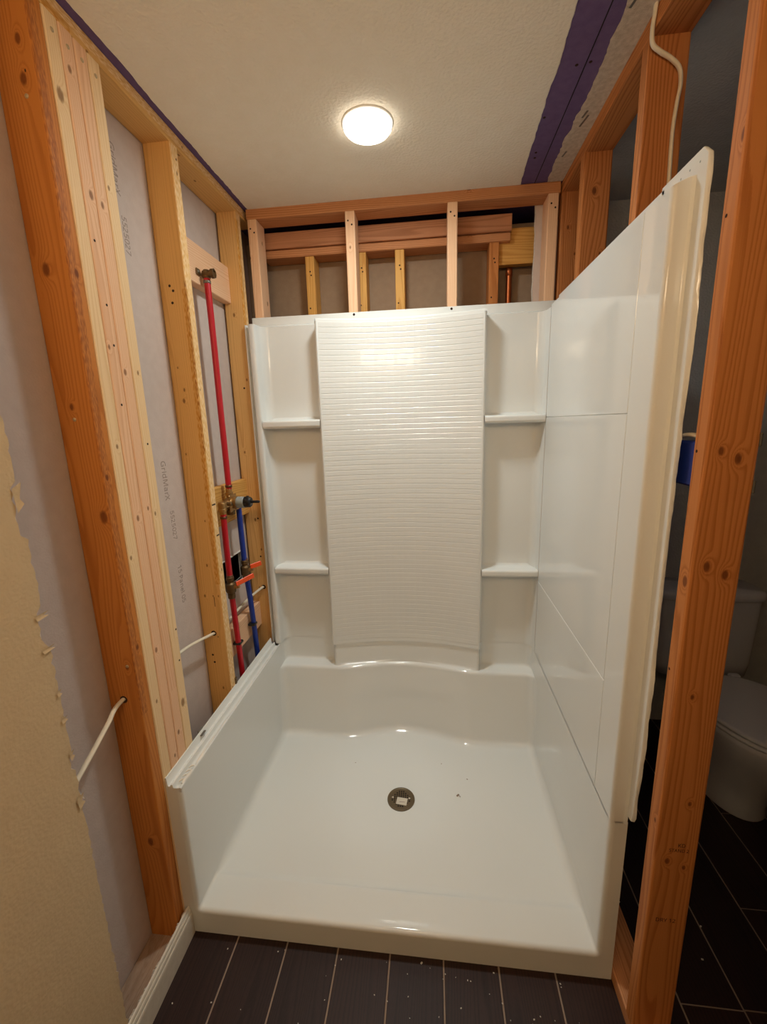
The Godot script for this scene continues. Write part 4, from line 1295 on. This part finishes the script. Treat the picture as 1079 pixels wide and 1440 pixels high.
func make_toilet() -> void:
	var t := thing("toilet", "white two-piece toilet with closed lid in the dim room on the right", "toilet", Vector3(1.985, 0, 0.2))
	# bowl and foot
	var st := mb()
	var rows := []
	for q in [[0.105, 0.150, 0.24, 0.0], [0.108, 0.155, 0.24, 0.01], [0.104, 0.150, 0.24, 0.05], [0.112, 0.180, 0.24, 0.14], [0.135, 0.225, 0.22, 0.22], [0.160, 0.265, 0.20, 0.29], [0.178, 0.290, 0.18, 0.34], [0.184, 0.298, 0.175, 0.37], [0.184, 0.298, 0.175, 0.388], [0.178, 0.292, 0.17, 0.393], [0.10, 0.20, 0.10, 0.393]]:
		rows.append(ellipse_ring(0, 0.0, q[0], q[1], q[2], q[3]))
	for i in rows.size():
		for k in rows[i].size(): rows[i][k].z += 0.03
	skin(st, rows, 1)
	part(t, "bowl", done(st), M.porcelain)
	for q in [["seat", 0.394, 0.411, 0.188, 0.302], ["lid", 0.413, 0.430, 0.186, 0.300]]:
		st = mb()
		rows = []
		for p in [[0.94, 0.0], [1.0, 0.1], [1.012, 0.35], [1.01, 0.7], [0.985, 0.94], [0.95, 1.0], [0.75, 1.06], [0.45, 1.12], [0.15, 1.14], [0.005, 1.14]]:
			rows.append(ellipse_ring(0, 0.03, q[3] * p[0], q[4] * p[0], 0.165 * p[0], lerpf(q[1], q[2], p[1])))
		skin(st, rows, 1)
		part(t, q[0], done(st), M.porcelain)
	for s in [-1.0, 1.0]: part(t, "hinge", box_mesh(Vector3(s * 0.075 - 0.022, 0.398, -0.145), Vector3(s * 0.075 + 0.022, 0.434, -0.118), 0.006), M.porcelain)
	# tank
	st = mb()
	rows = []
	for q in [[0.17, 0.075, 0.37], [0.19, 0.088, 0.375], [0.20, 0.094, 0.44], [0.212, 0.098, 0.742]]:
		var row := PackedVector3Array()
		for i in 41:
			var an := -TAU * (i % 40) / 40
			var cx := cos(an); var sx := -sin(an)
			row.append(Vector3(q[0] * signf(cx) * pow(absf(cx), 0.35), q[2], -0.285 + q[1] * signf(sx) * pow(absf(sx), 0.45)))
		rows.append(row)
	skin(st, rows, 1)
	part(t, "tank", done(st), M.porcelain)
	st = mb()
	rows = []
	for q in [[0.200, 0.088, 0.740], [0.221, 0.103, 0.742], [0.223, 0.105, 0.748], [0.222, 0.104, 0.772], [0.214, 0.098, 0.780], [0.0, 0.0, 0.784]]:
		var row := PackedVector3Array()
		for i in 41:
			var an := -TAU * (i % 40) / 40
			var cx := cos(an); var sx := -sin(an)
			row.append(Vector3(q[0] * signf(cx) * pow(absf(cx), 0.35), q[2], -0.285 + q[1] * signf(sx) * pow(absf(sx), 0.45)))
		rows.append(row)
	skin(st, rows, 1)
	part(t, "tank_lid", done(st), M.porcelain)
	part(t, "flush_lever", tube_mesh(PackedVector3Array([Vector3(-0.155, 0.69, -0.175), Vector3(-0.15, 0.69, -0.168), Vector3(-0.12, 0.682, -0.166), Vector3(-0.09, 0.675, -0.166)]), [0.012, 0.011, 0.007, 0.008], 10), M.black_plastic, Vector3.ZERO, "dark flush lever")

func make_debris() -> void:
	rng.seed = 81
	var st := mb()
	for k in 110:
		var p := Vector3(rng.randf_range(0.04, 1.25), 0.0, rng.randf_range(0.928, 1.35))
		var s := rng.randf_range(0.0006, 0.0022) * (1.0 if k % 7 else 1.5)
		rbox(st, Vector3(-s, 0, -s * 0.7), Vector3(s, s * 0.8, s * 0.7), s * 0.25, Transform3D(Basis(Vector3.UP, rng.randf() * TAU), p))
	for k in 5:
		var p := Vector3(rng.randf_range(1.36, 1.6), 0.0, rng.randf_range(0.6, 1.1))
		rbox(st, Vector3(-0.003, 0, -0.002), Vector3(0.003, 0.003, 0.002), 0.0008, Transform3D(Basis(Vector3.UP, rng.randf() * TAU), p))
	var o := part(self, "plaster_crumbs", done(st), M.plaster_dust)
	tag(o, "white plaster crumbs scattered over the dark planks in front of the shower base", "debris")
	o.set_meta("kind", "stuff")
	st = mb()
	for k in crumbs.size():
		var s: float = [0.0025, 0.0025, 0.003, 0.006, 0.003][k]
		rbox(st, Vector3(-s, 0, -s * 0.5), Vector3(s, s * 0.4, s * 0.5), 0.0004, Transform3D(Basis(Vector3.UP, k * 1.3), crumbs[k]))
	var o2 := part(self, "pan_crumbs", done(st), M.grout)
	tag(o2, "few small crumbs lying on the white shower floor near the drain", "debris")
	o2.set_meta("kind", "stuff")


# ------------------------------------------------------------------ build
func _ready() -> void:
	var cam := Camera3D.new()
	cam.name = "camera"
	add_child(cam)
	cam.position = Vector3(0.7672, 1.5372, 1.8737)
	cam.rotation = Vector3(-0.2065, 0.1184, -0.0285)
	cam.keep_aspect = Camera3D.KEEP_HEIGHT
	cam.fov = rad_to_deg(2.0 * atan(720.0 / 595.7))
	cam.near = 0.02
	cam.far = 30.0
	cam.current = true
	var we := WorldEnvironment.new()
	we.name = "world"
	var env := Environment.new()
	env.background_mode = Environment.BG_COLOR
	env.background_color = Color(0.01, 0.01, 0.012)
	env.tonemap_mode = Environment.TONE_MAPPER_LINEAR
	env.tonemap_exposure = 1.02
	env.sdfgi_enabled = true
	env.ssao_enabled = true
	env.ssil_enabled = true
	we.environment = env
	add_child(we)
	# light of the recessed ceiling lamp, just below its lens
	var al := AreaLight3D.new()
	al.name = "ceiling_lamp_light"
	al.area_size = Vector2(0.128, 0.128)
	al.position = Vector3(0.580, H - 0.030, 0.424)
	al.rotation = Vector3(-PI / 2, 0, 0)
	al.light_color = Color(0.968, 1.0, 0.985)
	al.light_energy = 0.50
	al.area_range = 12.0
	al.shadow_enabled = true
	add_child(al)
	# the lens throws part of its light in a downward beam
	var sl := SpotLight3D.new()
	sl.name = "ceiling_lamp_beam"
	sl.position = al.position
	sl.rotation = al.rotation
	sl.light_color = al.light_color
	sl.light_energy = 0.76
	sl.light_size = 0.06
	sl.spot_range = 12.0
	sl.spot_attenuation = 2.0
	sl.spot_angle = 48.0
	sl.spot_angle_attenuation = 1.0
	sl.shadow_enabled = true
	add_child(sl)
	# the three lamps of the vanity light behind the camera
	for k in 3:
		var ol := OmniLight3D.new()
		ol.name = "vanity_lamp_light"
		ol.position = Vector3(0.58 + (k - 1) * 0.2, 2.13, 2.31)
		ol.light_color = VANITY
		ol.light_energy = 0.026
		ol.omni_range = 12.0
		ol.omni_attenuation = 2.0
		ol.light_size = 0.06
		ol.shadow_enabled = true
		add_child(ol, true)
	# dusk through the small window of the toilet room, outside the picture
	var wl := AreaLight3D.new()
	wl.name = "window_daylight"
	wl.area_size = Vector2(0.5, 0.6)
	wl.position = Vector3(2.385, 1.7, 0.9)
	wl.rotation = Vector3(0, PI / 2, 0)
	wl.light_color = Color(0.62, 0.78, 1.0)
	wl.light_energy = 0.036
	wl.area_range = 10.0
	wl.shadow_enabled = true
	add_child(wl)
	make_materials()
	make_shell()
	make_wall_left()
	make_wall_back()
	make_wall_right()
	make_base()
	make_back_panel()
	make_side_panel()
	make_toilet()
	make_lamps()
	make_plumbing()
	make_wiring()
	make_debris()
